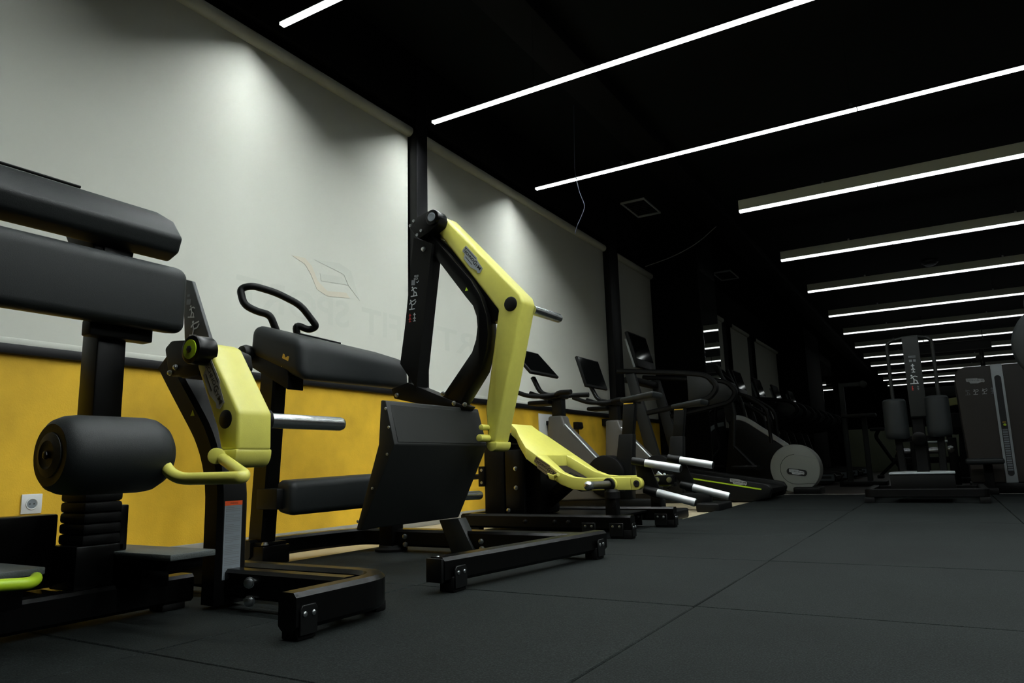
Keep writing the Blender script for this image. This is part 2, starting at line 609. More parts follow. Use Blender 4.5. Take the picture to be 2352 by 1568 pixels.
ordn = ['nearest', 'second', 'third', 'fourth', 'fifth', 'sixth', 'seventh', 'eighth', 'ninth', 'tenth', 'eleventh', 'twelfth', 'thirteenth', 'farthest']
YL = [2.677, 4.172, 5.82, 8.10, 10.56, 12.92, 15.52, 18.0, 20.5, 22.9, 25.2, 28.0, 30.5, 33.0]
strip(1.18, -2.1, 4.2, True, 'bright light strip overhead at the left edge, just above the picture', 3.05)
for k, y in enumerate(YL):
    near = k < 3
    strip(y, -3.13 if near else -1.72, 4.2 if near else 4.6, near,
          ('%s bright light strip from the camera, its end close to the blinds' if near else '%s linear ceiling light from the camera with a pale side housing') % ordn[k], 3.05 if near else 3.20)

# ------------------------------------------------------------------ ceiling details
for k, (yy, x0) in enumerate(((0, -2.334),)):
    mk('ceiling_beam', box(x0 - 0.16, x0 + 0.16, -3, 36, CZ - 0.12, CZ), 'blackwall', kind='structure', bevel=0.01)
mk('ceiling_bulkhead', box(-3.5, -3.37, -3.1, 9.85, 3.2, CZ), 'blackwall', kind='structure', bevel=0.01)
def grille(c, label):
    t = thing('ceiling_grille', label, 'air vent', (c[0], c[1], CZ - 0.03))
    a = 0.31
    fr = box(c[0] - a * .5, c[0] + a * .5, c[1] - a, c[1] + a, CZ - 0.025, CZ - 0.001)
    mk('frame', beam([(c[0] - a * .5, c[1] - a, CZ - 0.015), (c[0] + a * .5, c[1] - a, CZ - 0.015), (c[0] + a * .5, c[1] + a, CZ - 0.015), (c[0] - a * .5, c[1] + a, CZ - 0.015)], 0.03, 0.02, (0, 0, 1), closed=True), 'print_light', t)
    fr.free()
    for k in range(9):
        yy = c[1] - a + 0.06 + k * (2 * a - 0.12) / 8
        mk('slat', box(c[0] - a * .5 + .015, c[0] + a * .5 - .015, yy - 0.014, yy + 0.014, CZ - 0.018, CZ - 0.012), 'grille', t)


grille((-3.104,8.692,3.74), 'air vent in the black ceiling, nearest the end of the third light strip')
grille((-3.086,12.95,3.74), 'small dim air vent in the black ceiling above the pillar')
def detector(c, label, s=1.0):
    t = thing('ceiling_speaker', label, 'ceiling device', (c[0], c[1], CZ - 0.08))
    mk('housing', lathe((c[0], c[1], CZ), (c[0], c[1], CZ - 0.08), [(0, .13 * s), (.03, .13 * s), (.06, .10 * s), (.08, .05 * s)], 20), 'grille', t)
    mk('grille_ring', lathe((c[0], c[1], CZ - 0.05), (c[0], c[1], CZ - 0.085), [(0, .09 * s), (.02, .085 * s), (.034, .06 * s)], 20), 'print_grey', t)


detector((0.136,14.228,3.7), 'small round device on the ceiling between two light strips')
t = thing('exit_sign', 'dark unlit sign hanging under the far lights', 'sign', (0.443,19.813,2.8))
mk('panel', box(0.443 - 0.75, 0.443 + 0.75, 19.813 - 0.03, 19.813 + 0.03, 2.80, 3.02), 'grille', t, bevel=0.01)
mk('frame', beam([(0.443 - 0.75, 19.813 - 0.035, 2.80), (0.443 + 0.75, 19.813 - 0.035, 2.80), (0.443 + 0.75, 19.813 - 0.035, 3.02), (0.443 - 0.75, 19.813 - 0.035, 3.02)], 0.02, 0.02, (0, 1, 0), closed=True), 'fabric_grey', t)
for sx in (-0.6, 0.6):
    mk('rod', cyl((0.443 + sx, 19.813, 3.02), (0.443 + sx, 19.813, CZ), 0.008, 8), 'trim', t)

# loose wires under the ceiling
tag(mk('hanging_wire', tube(fillet([(-2.641,5.72,3.317)[:2] + (CZ,)] + [(-2.661,5.72,3.085),(-2.626,5.72,2.886),(-2.568,5.72,2.726),(-2.664,5.72,2.558),(-2.685,5.72,2.496)], 0.06), 0.0035, 6), 'cord'),
    'thin bluish wire dangling below the third light strip', 'wire')
tag(mk('sagging_cable', tube(fillet([(-2.364,9.6,3.587), (-2.624,9.5,3.36), (-2.911,9.3,3.176), (-3.204,9,3.021)], 0.3), 0.006, 6), 'badge'),
    'thin dark cable sagging from the ceiling towards the narrow blind', 'cable')

# ------------------------------------------------------------------ wall sockets
def socket(c, s, label):
    x = WX
    t = thing('wall_socket', label, 'socket', (x, c[1], c[2] - s / 2))
    mk('cover_plate', box(x, x + 0.009, c[1] - s / 2, c[1] + s / 2, c[2] - s / 2, c[2] + s / 2), 'white', t, bevel=0.003)
    r = s * 0.27
    mk('rim', tube([(x + 0.0095, c[1] + r * math.cos(a * PI / 12), c[2] + r * math.sin(a * PI / 12)) for a in range(24)], 0.003, 8, closed=True), 'white', t)
    mk('well', cyl((x + 0.0085, c[1], c[2]), (x + 0.0096, c[1], c[2]), r, 24), 'label_grey', t)
    for d in (-1, 1):
        mk('pin_hole', cyl((x + 0.0095, c[1] + d * s * .1, c[2]), (x + 0.0102, c[1] + d * s * .1, c[2]), s * .035, 10), 'print_dark', t)


socket((-3.44,1.659,0.313), 0.084, 'white wall socket low on the mustard wall at the left edge')
t = thing('power_box', 'pale wall plate with a black plug behind the nearer bike', 'socket', (WX, 6.435, 0.695))
mk('cover_plate', box(WX, WX + 0.012, 6.275, 6.595, 0.695, 0.925), 'white', t, bevel=0.004)
mk('plug', xzp([(WX + .012, 0.855), (WX + .075, 0.855), (WX + .075, 0.745), (WX + .045, 0.745), (WX + .04, 0.81), (WX + .012, 0.81)], 6.415, 6.485), 'plastic', t, bevel=0.004)
for i, s in enumerate(((-3.44,7.121,0.817), (-3.44,7.894,0.883))):
    t = thing('wall_plug', ('black plug with a cord on the mustard wall between the two bikes', 'black plug on the mustard wall behind the farther bike')[i], 'plug', (WX, s[1], s[2] - 0.1))
    mk('plug_head', xzp([(WX, s[2] + .05), (WX + .06, s[2] + .05), (WX + .07, s[2] - .01), (WX + .045, s[2] - .03), (WX, s[2] - .03)], s[1] - .06, s[1] + .06), 'plastic', t, bevel=0.006)
    mk('cord', tube(fillet([(WX + .03, s[1], s[2] - .02), (WX + .035, s[1], s[2] - .2), (WX + .03, s[1] + .1, 0.0)], .1), 0.006, 8), 'plastic', t)

# ================================================================== machine A: leg curl with yellow arm, front left
A = thing('leg_curl_machine', 'leg curl machine with black roller pad and short yellow arm, front left', 'gym machine', (-2.05, 1.4, 0.0))


def foot(parent, x, y, n, w=0.075, name='rubber_foot', h=0.085):
    """foot block under a beam end with a riveted plate; n = outward direction (unit x or y)"""
    n = V(n)
    s = V((-n.y, n.x, 0))
    c = V((x, y, 0))
    f = mk(name, hull([c - s * w / 2 - n * .03, c + s * w / 2 - n * .03, c + s * w / 2 + n * .03, c - s * w / 2 + n * .03],
                      [p + V((0, 0, 0.05)) for p in (c - s * w / 2 - n * .03, c + s * w / 2 - n * .03, c + s * w / 2 + n * .03, c - s * w / 2 + n * .03)]), 'rubber', parent, bevel=0.004)
    p0 = c + n * 0.031
    mk('foot_plate', prism([p0 - s * w * .48 + V((0, 0, .012)), p0 + s * w * .48 + V((0, 0, .012)), p0 + s * w * .48 + V((0, 0, h - .012)), p0 + s * w * .36 + V((0, 0, h)), p0 - s * w * .36 + V((0, 0, h)), p0 - s * w * .48 + V((0, 0, h - .012))], n * 0.006), 'plastic', f, bevel=0.0015, seg=1)
    for d in (-1, 1):
        q = p0 + n * .006 + s * d * w * .24 + V((0, 0, h - .022))
        mk('rivet', lathe(q, q + n, [(0, .0075), (.002, .007), (.004, .004)], 10), 'steel', f)


# base
mk('front_rail', sweep(fillet([(-1.475, 1.335, .07), (-1.475, 1.735, .07), (-2.62, 1.735, .07)], 0.14, 8), rprof(0.095, 0.065, 0.012), (0, 0, 1)), 'gloss', A)
foot(A, -1.475, 1.375, (1, 0, 0), 0.062)
mk('rubber_foot', box(-1.57, -1.51, 1.71, 1.755, 0, .03), 'rubber', A, bevel=0.004)
mk('rubber_foot', box(-2.60, -2.52, 1.70, 1.77, 0, .04), 'rubber', A, bevel=0.006)
mk('spine_rail', beam([(-1.50, 1.585, .078), (-2.04, 1.585, .078)], 0.085, 0.06, (0, 0, 1), c=0.01), 'gloss', A)
bolt((-1.881,1.55,0.087), (.6, -.8, 0), 0.014, A)
bolt((-1.878,1.55,0.033), (.6, -.8, 0), 0.014, A)
mk('rear_rail', beam([(-2.18, 1.545, .06), (-2.18, 0.55, .06)], 0.085, 0.075, (0, 0, 1), c=0.01), 'gloss', A)
mk('rubber_foot', box(-2.215, -2.145, 0.60, 0.68, 0, .02), 'rubber', A, bevel=0.004)
mk('rubber_foot', box(-2.215, -2.145, 1.44, 1.52, 0, .02), 'rubber', A, bevel=0.004)
bolt((-2.172,1.53,0.055), (1, -.3, 0), 0.013, A)
mk('wall_rail', beam([(-2.60, 1.76, .075), (-2.60, 0.5, .075)], 0.07, 0.07, (0, 0, 1), c=0.01), 'gloss', A)
mk('cross_rail', beam([(-2.18, 1.2, .06), (-2.62, 1.2, .07)], 0.07, 0.07, (0, 0, 1), c=0.01), 'gloss', A)
mk('rubber_foot', box(-2.64, -2.57, 0.55, 0.63, 0, .045), 'rubber', A, bevel=0.004)

# upright post with the warning label, bent towards the hub
post = mk('lever_post', sweep(fillet([(-2.049, 1.585, .012), (-2.049, 1.585, .47), (-2.287,1.585,0.74), (-2.35,1.585,0.816)], 0.16, 8), rprof(0.115, 0.088, 0.014), (0, 1, 0)), 'black', A)
lb = mk('warning_label', yzp([(1.545, .088), (1.612, .088), (1.612, .33), (1.545, .33)], -2.0052, -2.0040), 'label_grey', post)
mk('label_header', yzp([(1.545, .318), (1.612, .318), (1.612, .332), (1.545, .332)], -2.0040, -2.0034), 'orange', lb)
bm = bmesh.new()
for k in range(40):
    z = .312 - k * .0054
    if k in (3, 9, 16, 21, 28, 34):
        continue
    ln = .055 if k % 5 else .03
    yzp([(1.551, z), (1.551 + ln, z), (1.551 + ln, z - .0022), (1.551, z - .0022)], -2.0040, -2.0036, bm)
mk('label_print', bm, 'print_grey', lb)
mk('label_print', text('WARNING', (-2.0032, 1.565, .322), (0, 1, 0), (0, 0, 1), .03, .006), 'print_dark', lb)

# hub, bracket, pictogram plate
mk('hub_bracket', xzp([(-2.226,0.842),(-2.192,0.865),(-2.115,0.859),(-2.016,0.819),(-2.003,0.768),(-2.038,0.734),(-2.093,0.73),(-2.128,0.733),(-2.145,0.743),(-2.182,0.742),(-2.203,0.766)], 1.45, 1.64), 'black', A, bevel=0.008)
hb = mk('pivot_hub', cyl((-1.992,1.385,0.806), (-1.992,1.455,0.806), 0.046, 32, 0.006), 'gloss', A)
mk('pivot_cap', lathe((-1.992, 1.386, 0.806), (-1.992, 1.30, 0.806), [(0, .031), (.004, .031), (.0045, .012)], 28), 'lime', hb)
mk('pivot_bolt', lathe((-1.992, 1.383, 0.806), (-1.992, 1.30, 0.806), [(0, .012), (.004, .012), (.006, .008)], 6), 'print_dark', hb)
for p in ((-2.155,1.449,0.771), (-2.184,1.449,0.755)):
    bolt(p, (0, -1, 0), 0.008, A)
pp = mk('pictogram_plate', xzp([(-2.307,1.121),(-2.253,1.104),(-2.127,0.857),(-2.277,0.874)], 1.56, 1.575), 'panel_grey', A, bevel=0.003)
mk('pictogram', figure((-2.254,1.558,0.906), (1, 0, -.12), (.12, 0, 1), (0, -1, 0), .055, 1), 'print_light', pp)
mk('pictogram', figure((-2.267,1.558,0.973), (1, 0, -.12), (.12, 0, 1), (0, -1, 0), .045, 0), 'print_light', pp)
mk('pictogram', flat([[(0, 0), (.022, 0), (.022, .02), (0, .02)], [(0, .03), (.014, .03), (.014, .038), (0, .038)]], (-2.275,1.558,1.019), (1, 0, -.1), (.1, 0, 1), (0, -1, 0)), 'print_grey', pp)
mk('warning_triangle', flat([[(0, 0), (.022, 0), (.011, .02)]], (-2.175,1.526,0.615), (1, 0, 0), (0, 0, 1), (0, -1, 0), .0008), 'lime', post)

# yellow arm
AY0, AY1 = 1.44, 1.57
arm = mk('lever_arm', xzp([(-2.017,0.841),(-1.981,0.826),(-1.824,0.605),(-1.821,0.487),(-1.9,0.49),(-1.922,0.556),(-2.033,0.76)], AY0, AY1), 'yellow', A, bevel=0.011, seg=3)
mk('arm_foot', xzp([(-1.893, 0.492), (-1.823, 0.492)] + [(-1.858 + .035 * math.cos(-k * PI / 8), 0.48 + .044 * math.sin(-k * PI / 8)) for k in range(9)], AY0 - .002, AY1 + .002), 'yellow', A, bevel=0.005)
mk('plug_cap', lathe((-1.88,1.441,0.584), (-1.88,1,0.584), [(0, .029), (.003, .029), (.006, .024)], 28), 'plastic', arm)
logo(arm, (-1.942,1.438,0.701), (0.089,0,-0.139), (0.139,0,0.089), (0, -1, 0), 0.182)
mk('horn_collar', cyl((-1.90, AY1 - .005, .588), (-1.90, AY1 + .045, .588), 0.038, 28, 0.006), 'rubber', arm)
mk('weight_horn', lathe((-1.90, AY1 + .03, .588), (-1.90, 2.0, .588), [(0, .025), (.345, .025), (.357, .022), (.365, .014)], 28), 'chrome', arm)

# bar from the arm to the roller
rc = V((-1.93, 1.12, .478))
bar = mk('roller_bar', tube([(-1.891,1.43,0.473), (-1.611,1.3,0.415), (-1.583,1.27,0.408), (-1.8,1.223,0.409), (-1.90, 1.235, .478), (-1.93, 1.16, .478)], 0.0165, 16, fil=0.05), 'yellow', A)
mk('bar_socket', cyl((-1.931,1.46,0.474), (-1.852,1.39,0.472), 0.024, 20, .004), 'yellow', A)
rl = mk('roller_pad', lathe((-1.93, .965, .478), (-1.93, 1.27, .478), [(0, .03), (.0, .078), (.01, .090), (.03, .099), (.06, .103), (.235, .103), (.262, .099), (.288, .084), (.303, .066), (.305, .02)], 40), 'vinyl', A)
mk('roller_cap', lathe((-1.93, .97, .478), (-1.93, .94, .478), [(0, .060), (.008, .056), (.014, .036), (.010, .030), (.010, .012)], 28), 'vinyl', rl)
mk('roller_bolt', lathe((-1.93, .958, .478), (-1.93, .93, .478), [(0, .011), (.006, .01), (.008, .006)], 8), 'gloss', rl)

# main upright with bellows, pads
mk('upright', box(-2.275, -2.185, 1.205, 1.295, .09, 1.20), 'gloss', A, bevel=0.006)
bw = bmesh.new()
for k in range(6):
    z = .225 + k * .031
    xyp([(-2.29, 1.185), (-2.155, 1.185), (-2.155, 1.30), (-2.29, 1.30)], z, z + .0305, bw)
mk('bellows', bw, 'rubber', A, bevel=0.009)
mk('sleeve', box(-2.30, -2.165, 1.175, 1.318, .10, .225), 'gloss', A, bevel=0.006)
mk('sleeve_side', box(-2.30, -2.165, 1.300, 1.325, .20, .335), 'gloss', A, bevel=0.004)
mk('cross_plate', box(-2.36, -2.29, 0.45, 1.185, .105, .315), 'gloss', A, bevel=0.006)
bolt((-2.29,1.206,0.308), (1, 0, 0), 0.012, A)
tp = mk('thigh_pad', hull([(-2.19, .80, .885), (-2.09, .80, .870), (-2.085, .80, 1.085), (-2.185, .80, 1.115)], [(-2.19, 1.44, .885), (-2.09, 1.44, .870), (-2.085, 1.44, 1.085), (-2.185, 1.44, 1.115)]), 'vinyl', A, bevel=0.034, seg=5)
mk('pad_board', box(-2.20, -2.19, .84, 1.40, .90, 1.09), 'plastic', tp, bevel=0.003)
cp = mk('chest_pad', prism([(x, .76, z) for x, z in [(-2.265, 1.325), (-2.165, 1.268), (-2.112, 1.20), (-2.130, 1.150), (-2.188, 1.128), (-2.255, 1.205), (-2.33, 1.285)]], (0, .665, 0)), 'vinyl', A, bevel=0.013, seg=4)
mk('zip_seam', tube([(-2.268, .80, 1.330), (-2.268, 1.16, 1.330)], 0.005, 8), 'rubber', cp)
mk('pad_bracket', hull([(-2.31, 1.185, 1.09), (-2.19, 1.185, 1.09), (-2.19, 1.30, 1.09), (-2.31, 1.30, 1.09)], [(-2.36, 1.15, 1.23), (-2.20, 1.15, 1.19), (-2.20, 1.32, 1.19), (-2.36, 1.32, 1.23)]), 'plastic', A, bevel=0.01)
mk('pad_mount', box(-2.20, -2.15, 1.16, 1.36, .84, .89), 'black', A, bevel=0.006)

# foot plates and adjuster
mk('foot_plate', box(-2.43, -1.89, 1.285, 1.432, .182, .20), 'tread', A, bevel=0.003)
mk('plate_support', box(-2.41, -1.93, 1.30, 1.42, .15, .182), 'gloss', A, bevel=0.004)
mk('plate_leg', box(-2.17, -2.06, 1.31, 1.40, .09, .16), 'gloss', A, bevel=0.004)
mk('foot_plate', box(-2.45, -1.985, 0.72, 1.005, .182, .20), 'tread', A, bevel=0.003)
mk('plate_support', box(-2.40, -2.03, 0.75, .98, .10, .182), 'gloss', A, bevel=0.004)
mk('adjuster_handle', tube([(-1.93,0.843,0.18), (-1.93,0.945,0.172), (-1.96,0.972,0.176), (-2.03,1.003,0.176)], 0.0145, 14, fil=0.03), 'lime', A)

# ================================================================== machine B: rear kick with tall yellow lever
B = thing('rear_kick_machine', 'tall kick machine with long yellow lever and tilted chest pad', 'gym machine', (-2.1, 2.7, 0.0))
mk('front_rail', sweep([(-1.535, 2.045, .075), (-1.40, 3.10, .075)], rprof(0.085, 0.075, 0.012), (0, 0, 1)), 'gloss', B)
mk('end_cap', prism([(-1.57, 2.043, .035), (-1.50, 2.038, .035), (-1.50, 2.038, .115), (-1.57, 2.043, .115)], (-.002, -.012, 0)), 'plastic', B, bevel=0.003)
mk('rail_knob', lathe((-1.545, 2.065, .115), (-1.545, 2.065, .2), [(0, .007), (.003, .006), (.005, .003)], 10), 'steel', B)
foot(B, -1.515, 2.11, (1, 0, 0), 0.075)
foot(B, -1.397, 3.03, (1, 0, 0), 0.075)
mk('spine_rail', sweep([(-1.42, 3.02, .068), (-2.56, 3.02, .068)], rprof(0.085, 0.10, 0.012), (0, 0, 1)), 'gloss', B)
mk('rear_rail', sweep(fillet([(-2.56, 3.02, .07), (-2.74, 3.0, .07), (-2.80, 2.80, .07), (-2.83, 2.30, .07)], .12, 6), rprof(0.085, 0.075, 0.012), (0, 0, 1)), 'gloss', B)
mk('rubber_foot', box(-2.60, -2.50, 2.96, 3.08, 0, .03), 'rubber', B, bevel=0.004)
for p in ((-2.428,2.965,0.076), (-2.425,2.965,0.037), (-1.96,2.965,0.065), (-1.956,2.965,0.031)):
    bolt(p, (.2, -1, 0), 0.011, B)
mk('column', box(-2.58, -2.49, 2.94, 3.03, .02, .42), 'black', B, bevel=0.006)
mk('column_foot', lathe((-2.535, 2.985, 0.0), (-2.535, 2.985, .1), [(0, .085), (.012, .085), (.02, .065), (.03, .06)], 20), 'rubber', B)
mk('slant_support', hull([(-2.203,2.955,0.162),(-2.086,2.955,0.172),(-1.99,2.955,0.007),(-2.116,2.955,-0.023)], [(-2.203,3.025,0.162),(-2.086,3.025,0.172),(-1.99,3.025,0.007),(-2.116,3.025,-0.023)]), 'sheet', B, bevel=0.004)

# bent cover
cv = mk('kick_cover', xzp([(-2.05, .712), (-2.00, .522), (-2.183, .165), (-2.215, .165), (-2.09, .525), (-2.078, .716)], 2.375, 3.10), 'sheet', B, bevel=0.006)
mk('cover_panel', prism([(-2.0465, 2.40, .695), (-2.0025, 2.40, .532), (-2.0025, 3.09, .532), (-2.0465, 3.09, .695)], (.0022, 0, .0008)), 'sheet', cv, bevel=0.001, seg=1)
for p in ((-2.048,2.374,0.677), (-2.031,2.374,0.596), (-2.04,2.374,0.482), (-2.122,2.374,0.34), (-2.203,2.374,0.201)):
    mk('screw', lathe(p, V(p) + V((0, -1, 0)), [(0, .0065), (.002, .006), (.004, .003)], 10), 'steel', cv)

# frame: post with pictograms and bent tube
FY = 2.95
pst = mk('frame_post', hull([(-2.335,2.93,1.648),(-2.212,2.93,1.589),(-2.271,2.93,1.184),(-2.393,2.93,1.183)], [(-2.335,3.02,1.648),(-2.212,3.02,1.589),(-2.271,3.02,1.184),(-2.393,3.02,1.183)], hull([(-2.393,2.93,1.183),(-2.271,2.93,1.184),(-2.322,2.93,0.828),(-2.429,2.93,0.968)], [(-2.393,3.02,1.183),(-2.271,3.02,1.184),(-2.322,3.02,0.828),(-2.429,3.02,0.968)])), 'black', B)
for s, p, wd in (('REAR', (-2.33,2.929,1.424), .028), ('KICK', (-2.333,2.929,1.41), .028)):
    mk('post_lettering', text(s, p, (1, 0, 0), (0, 0, 1), wd, .011), 'print_light', pst)
mk('pictogram', flat([[(0, 0), (.024, 0), (.024, .028), (0, .028)]], (-2.351,2.929,1.384), (1, 0, -.1), (.1, 0, 1), (0, -1, 0)), 'print_grey', pst)
mk('pictogram', flat([seg2((0, .014), (.006, .008), .003), seg2((.006, .008), (.016, .02), .003)], (-2.318,2.929,1.384), (1, 0, -.1), (.1, 0, 1), (0, -1, 0)), 'print_light', pst)
mk('pictogram', figure((-2.36,2.929,1.323), (1, 0, 0), (0, 0, 1), (0, -1, 0), .055, 0), 'print_light', pst)
mk('pictogram', figure((-2.372,2.929,1.253), (1, 0, 0), (0, 0, 1), (0, -1, 0), .055, 1), 'print_light', pst)
mk('pictogram', figure((-2.381,2.929,1.186), (1, 0, 0), (0, 0, 1), (0, -1, 0), .04, 2), 'red', pst)
mk('pictogram', figure((-2.351,2.929,1.187), (1, 0, 0), (0, 0, 1), (0, -1, 0), .04, 2), 'print_light', pst)

bt = mk('bent_frame', xzp([(-2.303,1.643),(-2.022,1.28),(-1.975,1.223),(-1.955,1.167),(-1.951,1.112),(-1.961,1.047),(-1.986,0.987),(-2.169,0.784),(-2.198,0.739),(-2.068,0.717),(-1.933,0.886),(-1.897,0.989),(-1.885,1.064),(-1.89,1.16),(-1.924,1.266),(-1.985,1.366),(-2.233,1.651)], 2.95, 3.04), 'gloss', B, bevel=0.008, seg=2)
mk('shock_cover', xzp([(-2.223,1.623),(-2.199,1.631),(-1.943,1.34),(-1.85,1.2),(-1.844,1.139),(-1.896,1.134),(-1.95,1.286),(-2.007,1.378)], 2.985, 3.05), 'gloss', B, bevel=0.004)
for p in ((-2.25,2.949,1.588), (-2.018,2.949,1.307)):
    mk('warning_triangle', flat([[(0, 0), (.018, 0), (.009, .018)]], p, (1, 0, 0), (0, 0, 1), (0, -1, 0), .0008), 'lime', bt)
mk('hub_bracket', xzp([(-2.352,1.702),(-2.295,1.752),(-2.221,1.768),(-2.173,1.751),(-2.145,1.714),(-2.156,1.68),(-2.217,1.649),(-2.284,1.626),(-2.31,1.648)], 2.91, 3.06), 'black', B, bevel=0.006)
hub = mk('pivot_hub', cyl((-2.187,2.895,1.723), (-2.187,2.98,1.723), 0.042, 30, 0.006), 'gloss', B)
mk('pivot_cap', lathe((-2.187,2.895,1.723), (-2.187,2.5,1.723), [(0, .024), (.003, .024), (.0035, .016), (.002, .015), (.002, .006)], 24), 'label_grey', hub)
for p in ((-2.318,2.909,1.732), (-2.342,2.909,1.71), (-2.268,2.909,1.668), (-2.295,2.909,1.649)):
    mk('bracket_screw', lathe(p, V(p) + V((0, -1, 0)), [(0, .009), (.002, .0085), (.0025, .005), (.001, .0045)], 12), 'steel', B)
bolt((-2.268,2.93,1.57), (0, -1, 0), .011, B)
mk('joint_plate', xzp([(-2.5,0.84),(-2.388,0.866),(-2.098,0.747),(-2.024,0.718),(-2.045,0.698),(-2.179,0.715),(-2.479,0.787)], 2.94, 3.04), 'black', B, bevel=0.004)
for p in ((-2.458,2.939,0.804), (-2.156,2.939,0.789), (-2.089,2.939,0.736), (-2.023,2.939,0.725)):
    bolt(p, (0, -1, 0), .010, B)

# yellow lever
BY0, BY1 = 2.98, 3.115
arm = mk('lever_arm', xzp([(-2.202,1.761),(-2.179,1.756),(-1.713,1.252),(-1.699,1.212),(-1.796,0.835),(-1.88,0.533),(-1.918,0.534),(-1.929,0.701),(-1.841,1.188),(-2.226,1.685)], BY0, BY1), 'yellow', B, bevel=0.012, seg=3)
mk('arm_foot', xzp([(-1.928, 0.537), (-1.868, 0.537)] + [(-1.898 + .03 * math.cos(-k * PI / 8), 0.525 + .035 * math.sin(-k * PI / 8)) for k in range(9)], BY0 - .002, BY1 + .002), 'yellow', B, bevel=0.005)
mk('weld_stub', cyl((-1.918,2.985,0.555), (-1.918, 2.90, 0.555), .018, 14, .004), 'yellow', B)
mk('weld_stub', cyl((-1.919,2.985,0.607), (-1.919, 2.92, 0.607), .014, 14, .004), 'yellow', B)
mk('plug_cap', lathe((-1.767,2.981,1.209), (-1.767,2.5,1.209), [(0, .037), (.003, .037), (.006, .031)], 28), 'plastic', arm)
mk('screw', lathe((-2.174,2.981,1.733), (-2.174,2.5,1.733), [(0, .005), (.002, .004)], 8), 'print_dark', arm)
logo(arm, (-1.989,2.978,1.473), (0.111,0,-0.129), (0.129,0,0.111), (0, -1, 0), 0.177, 'silver')
mk('weight_horn', lathe((-1.717, BY1 - .01, 1.195), (-1.697, 3.6, 1.193), [(0, .025), (.27, .025), (.28, .022), (.286, .014)], 26), 'chrome', arm)
mk('lower_horn', lathe((-2.179,3.12,0.273), (-2.19,3.3,0.267), [(0, .024), (.18, .024), (.192, .021), (.2, .012)], 22), 'chrome', B)

# chest pad, handle, near post
pad = mk('chest_pad', hull([(-2.885, 2.325, 1.155), (-2.52, 2.325, 1.035), (-2.51, 2.325, .825), (-2.90, 2.325, .99)], [(-2.80, 3.15, 1.10), (-2.54, 3.15, 1.01), (-2.525, 3.15, .84), (-2.83, 3.15, .935)]), 'vinyl', B, bevel=0.055, seg=6)
mk('pad_tag', flat([[(0, 0), (.045, -.006), (.045, .016), (.034, .016), (.022, .006), (.01, .02), (0, .022)]], (-2.644,2.324,0.951), (1, 0, -.3), (.3, 0, 1), (0, -1, 0)), 'gold', pad)
mk('pad_strip', tube([(-2.80, 2.56, 1.121), (-2.775, 2.84, 1.104)], .006, 8), 'rubber', pad)
mk('handle', tube([(-2.84,2.47,1.099),(-2.851,2.42,1.205),(-2.894,2.38,1.218),(-2.939,2.33,1.251),(-2.974,2.33,1.342),(-2.928,2.37,1.357),(-2.881,2.48,1.335),(-2.83,2.6,1.284),(-2.789,2.68,1.175),(-2.826,2.66,1.157),(-2.866,2.6,1.186),(-2.866,2.62,1.116)], 0.0185, 14, fil=0.045), 'black', B)
mk('post', beam([(-2.823,2.385,0.01), (-2.762,2.385,0.953)], 0.085, 0.105, (0, 1, 0), c=.01), 'gloss', B)
mk('post_base', box(-2.93, -2.72, 2.31, 2.47, .0, .085), 'gloss', B, bevel=0.006)
mk('post_flange', box(-2.92, -2.735, 2.32, 2.46, .085, .10), 'black', B, bevel=0.003)
bolt((-2.732,2.33,0.09), (0, 0, 1), .014, B)
mk('pad_support', hull([(-2.93, 2.34, .955), (-2.93, 2.44, .955), (-2.93, 2.44, 1.045), (-2.93, 2.34, 1.045)], [(-2.62, 2.34, .80), (-2.62, 2.44, .80), (-2.62, 2.44, .915), (-2.62, 2.34, .915)]), 'black', B, bevel=0.006)
mk('support_knob', lathe((-2.90, 2.345, 1.0), (-2.90, 2.26, 1.0), [(0, .04), (.03, .042), (.05, .034), (.055, .02)], 18), 'plastic', B)
mk('support_clip', box(-2.665, -2.605, 2.335, 2.38, .912, .93), 'steel', B, bevel=0.003)
mk('pad_beam', beam([(-2.66, 2.4, .895), (-2.60, 3.05, .89)], .05, .06, (0, 0, 1)), 'black', B)
kp = mk('knee_pad', hull([(-2.72, 2.365, .235), (-2.60, 2.365, .215), (-2.60, 2.365, .375), (-2.72, 2.365, .385)], [(-2.70, 3.0, .24), (-2.58, 3.0, .22), (-2.58, 3.0, .395), (-2.70, 3.0, .40)]), 'vinyl', B, bevel=0.035, seg=5)
mk('knee_bracket', box(-2.80, -2.66, 2.33, 2.42, .25, .345), 'plastic', B, bevel=0.006)
mk('knee_beam', beam([(-2.64, 2.9, .30), (-2.52, 2.98, .30)], .05, .05, (0, 0, 1)), 'black', B)

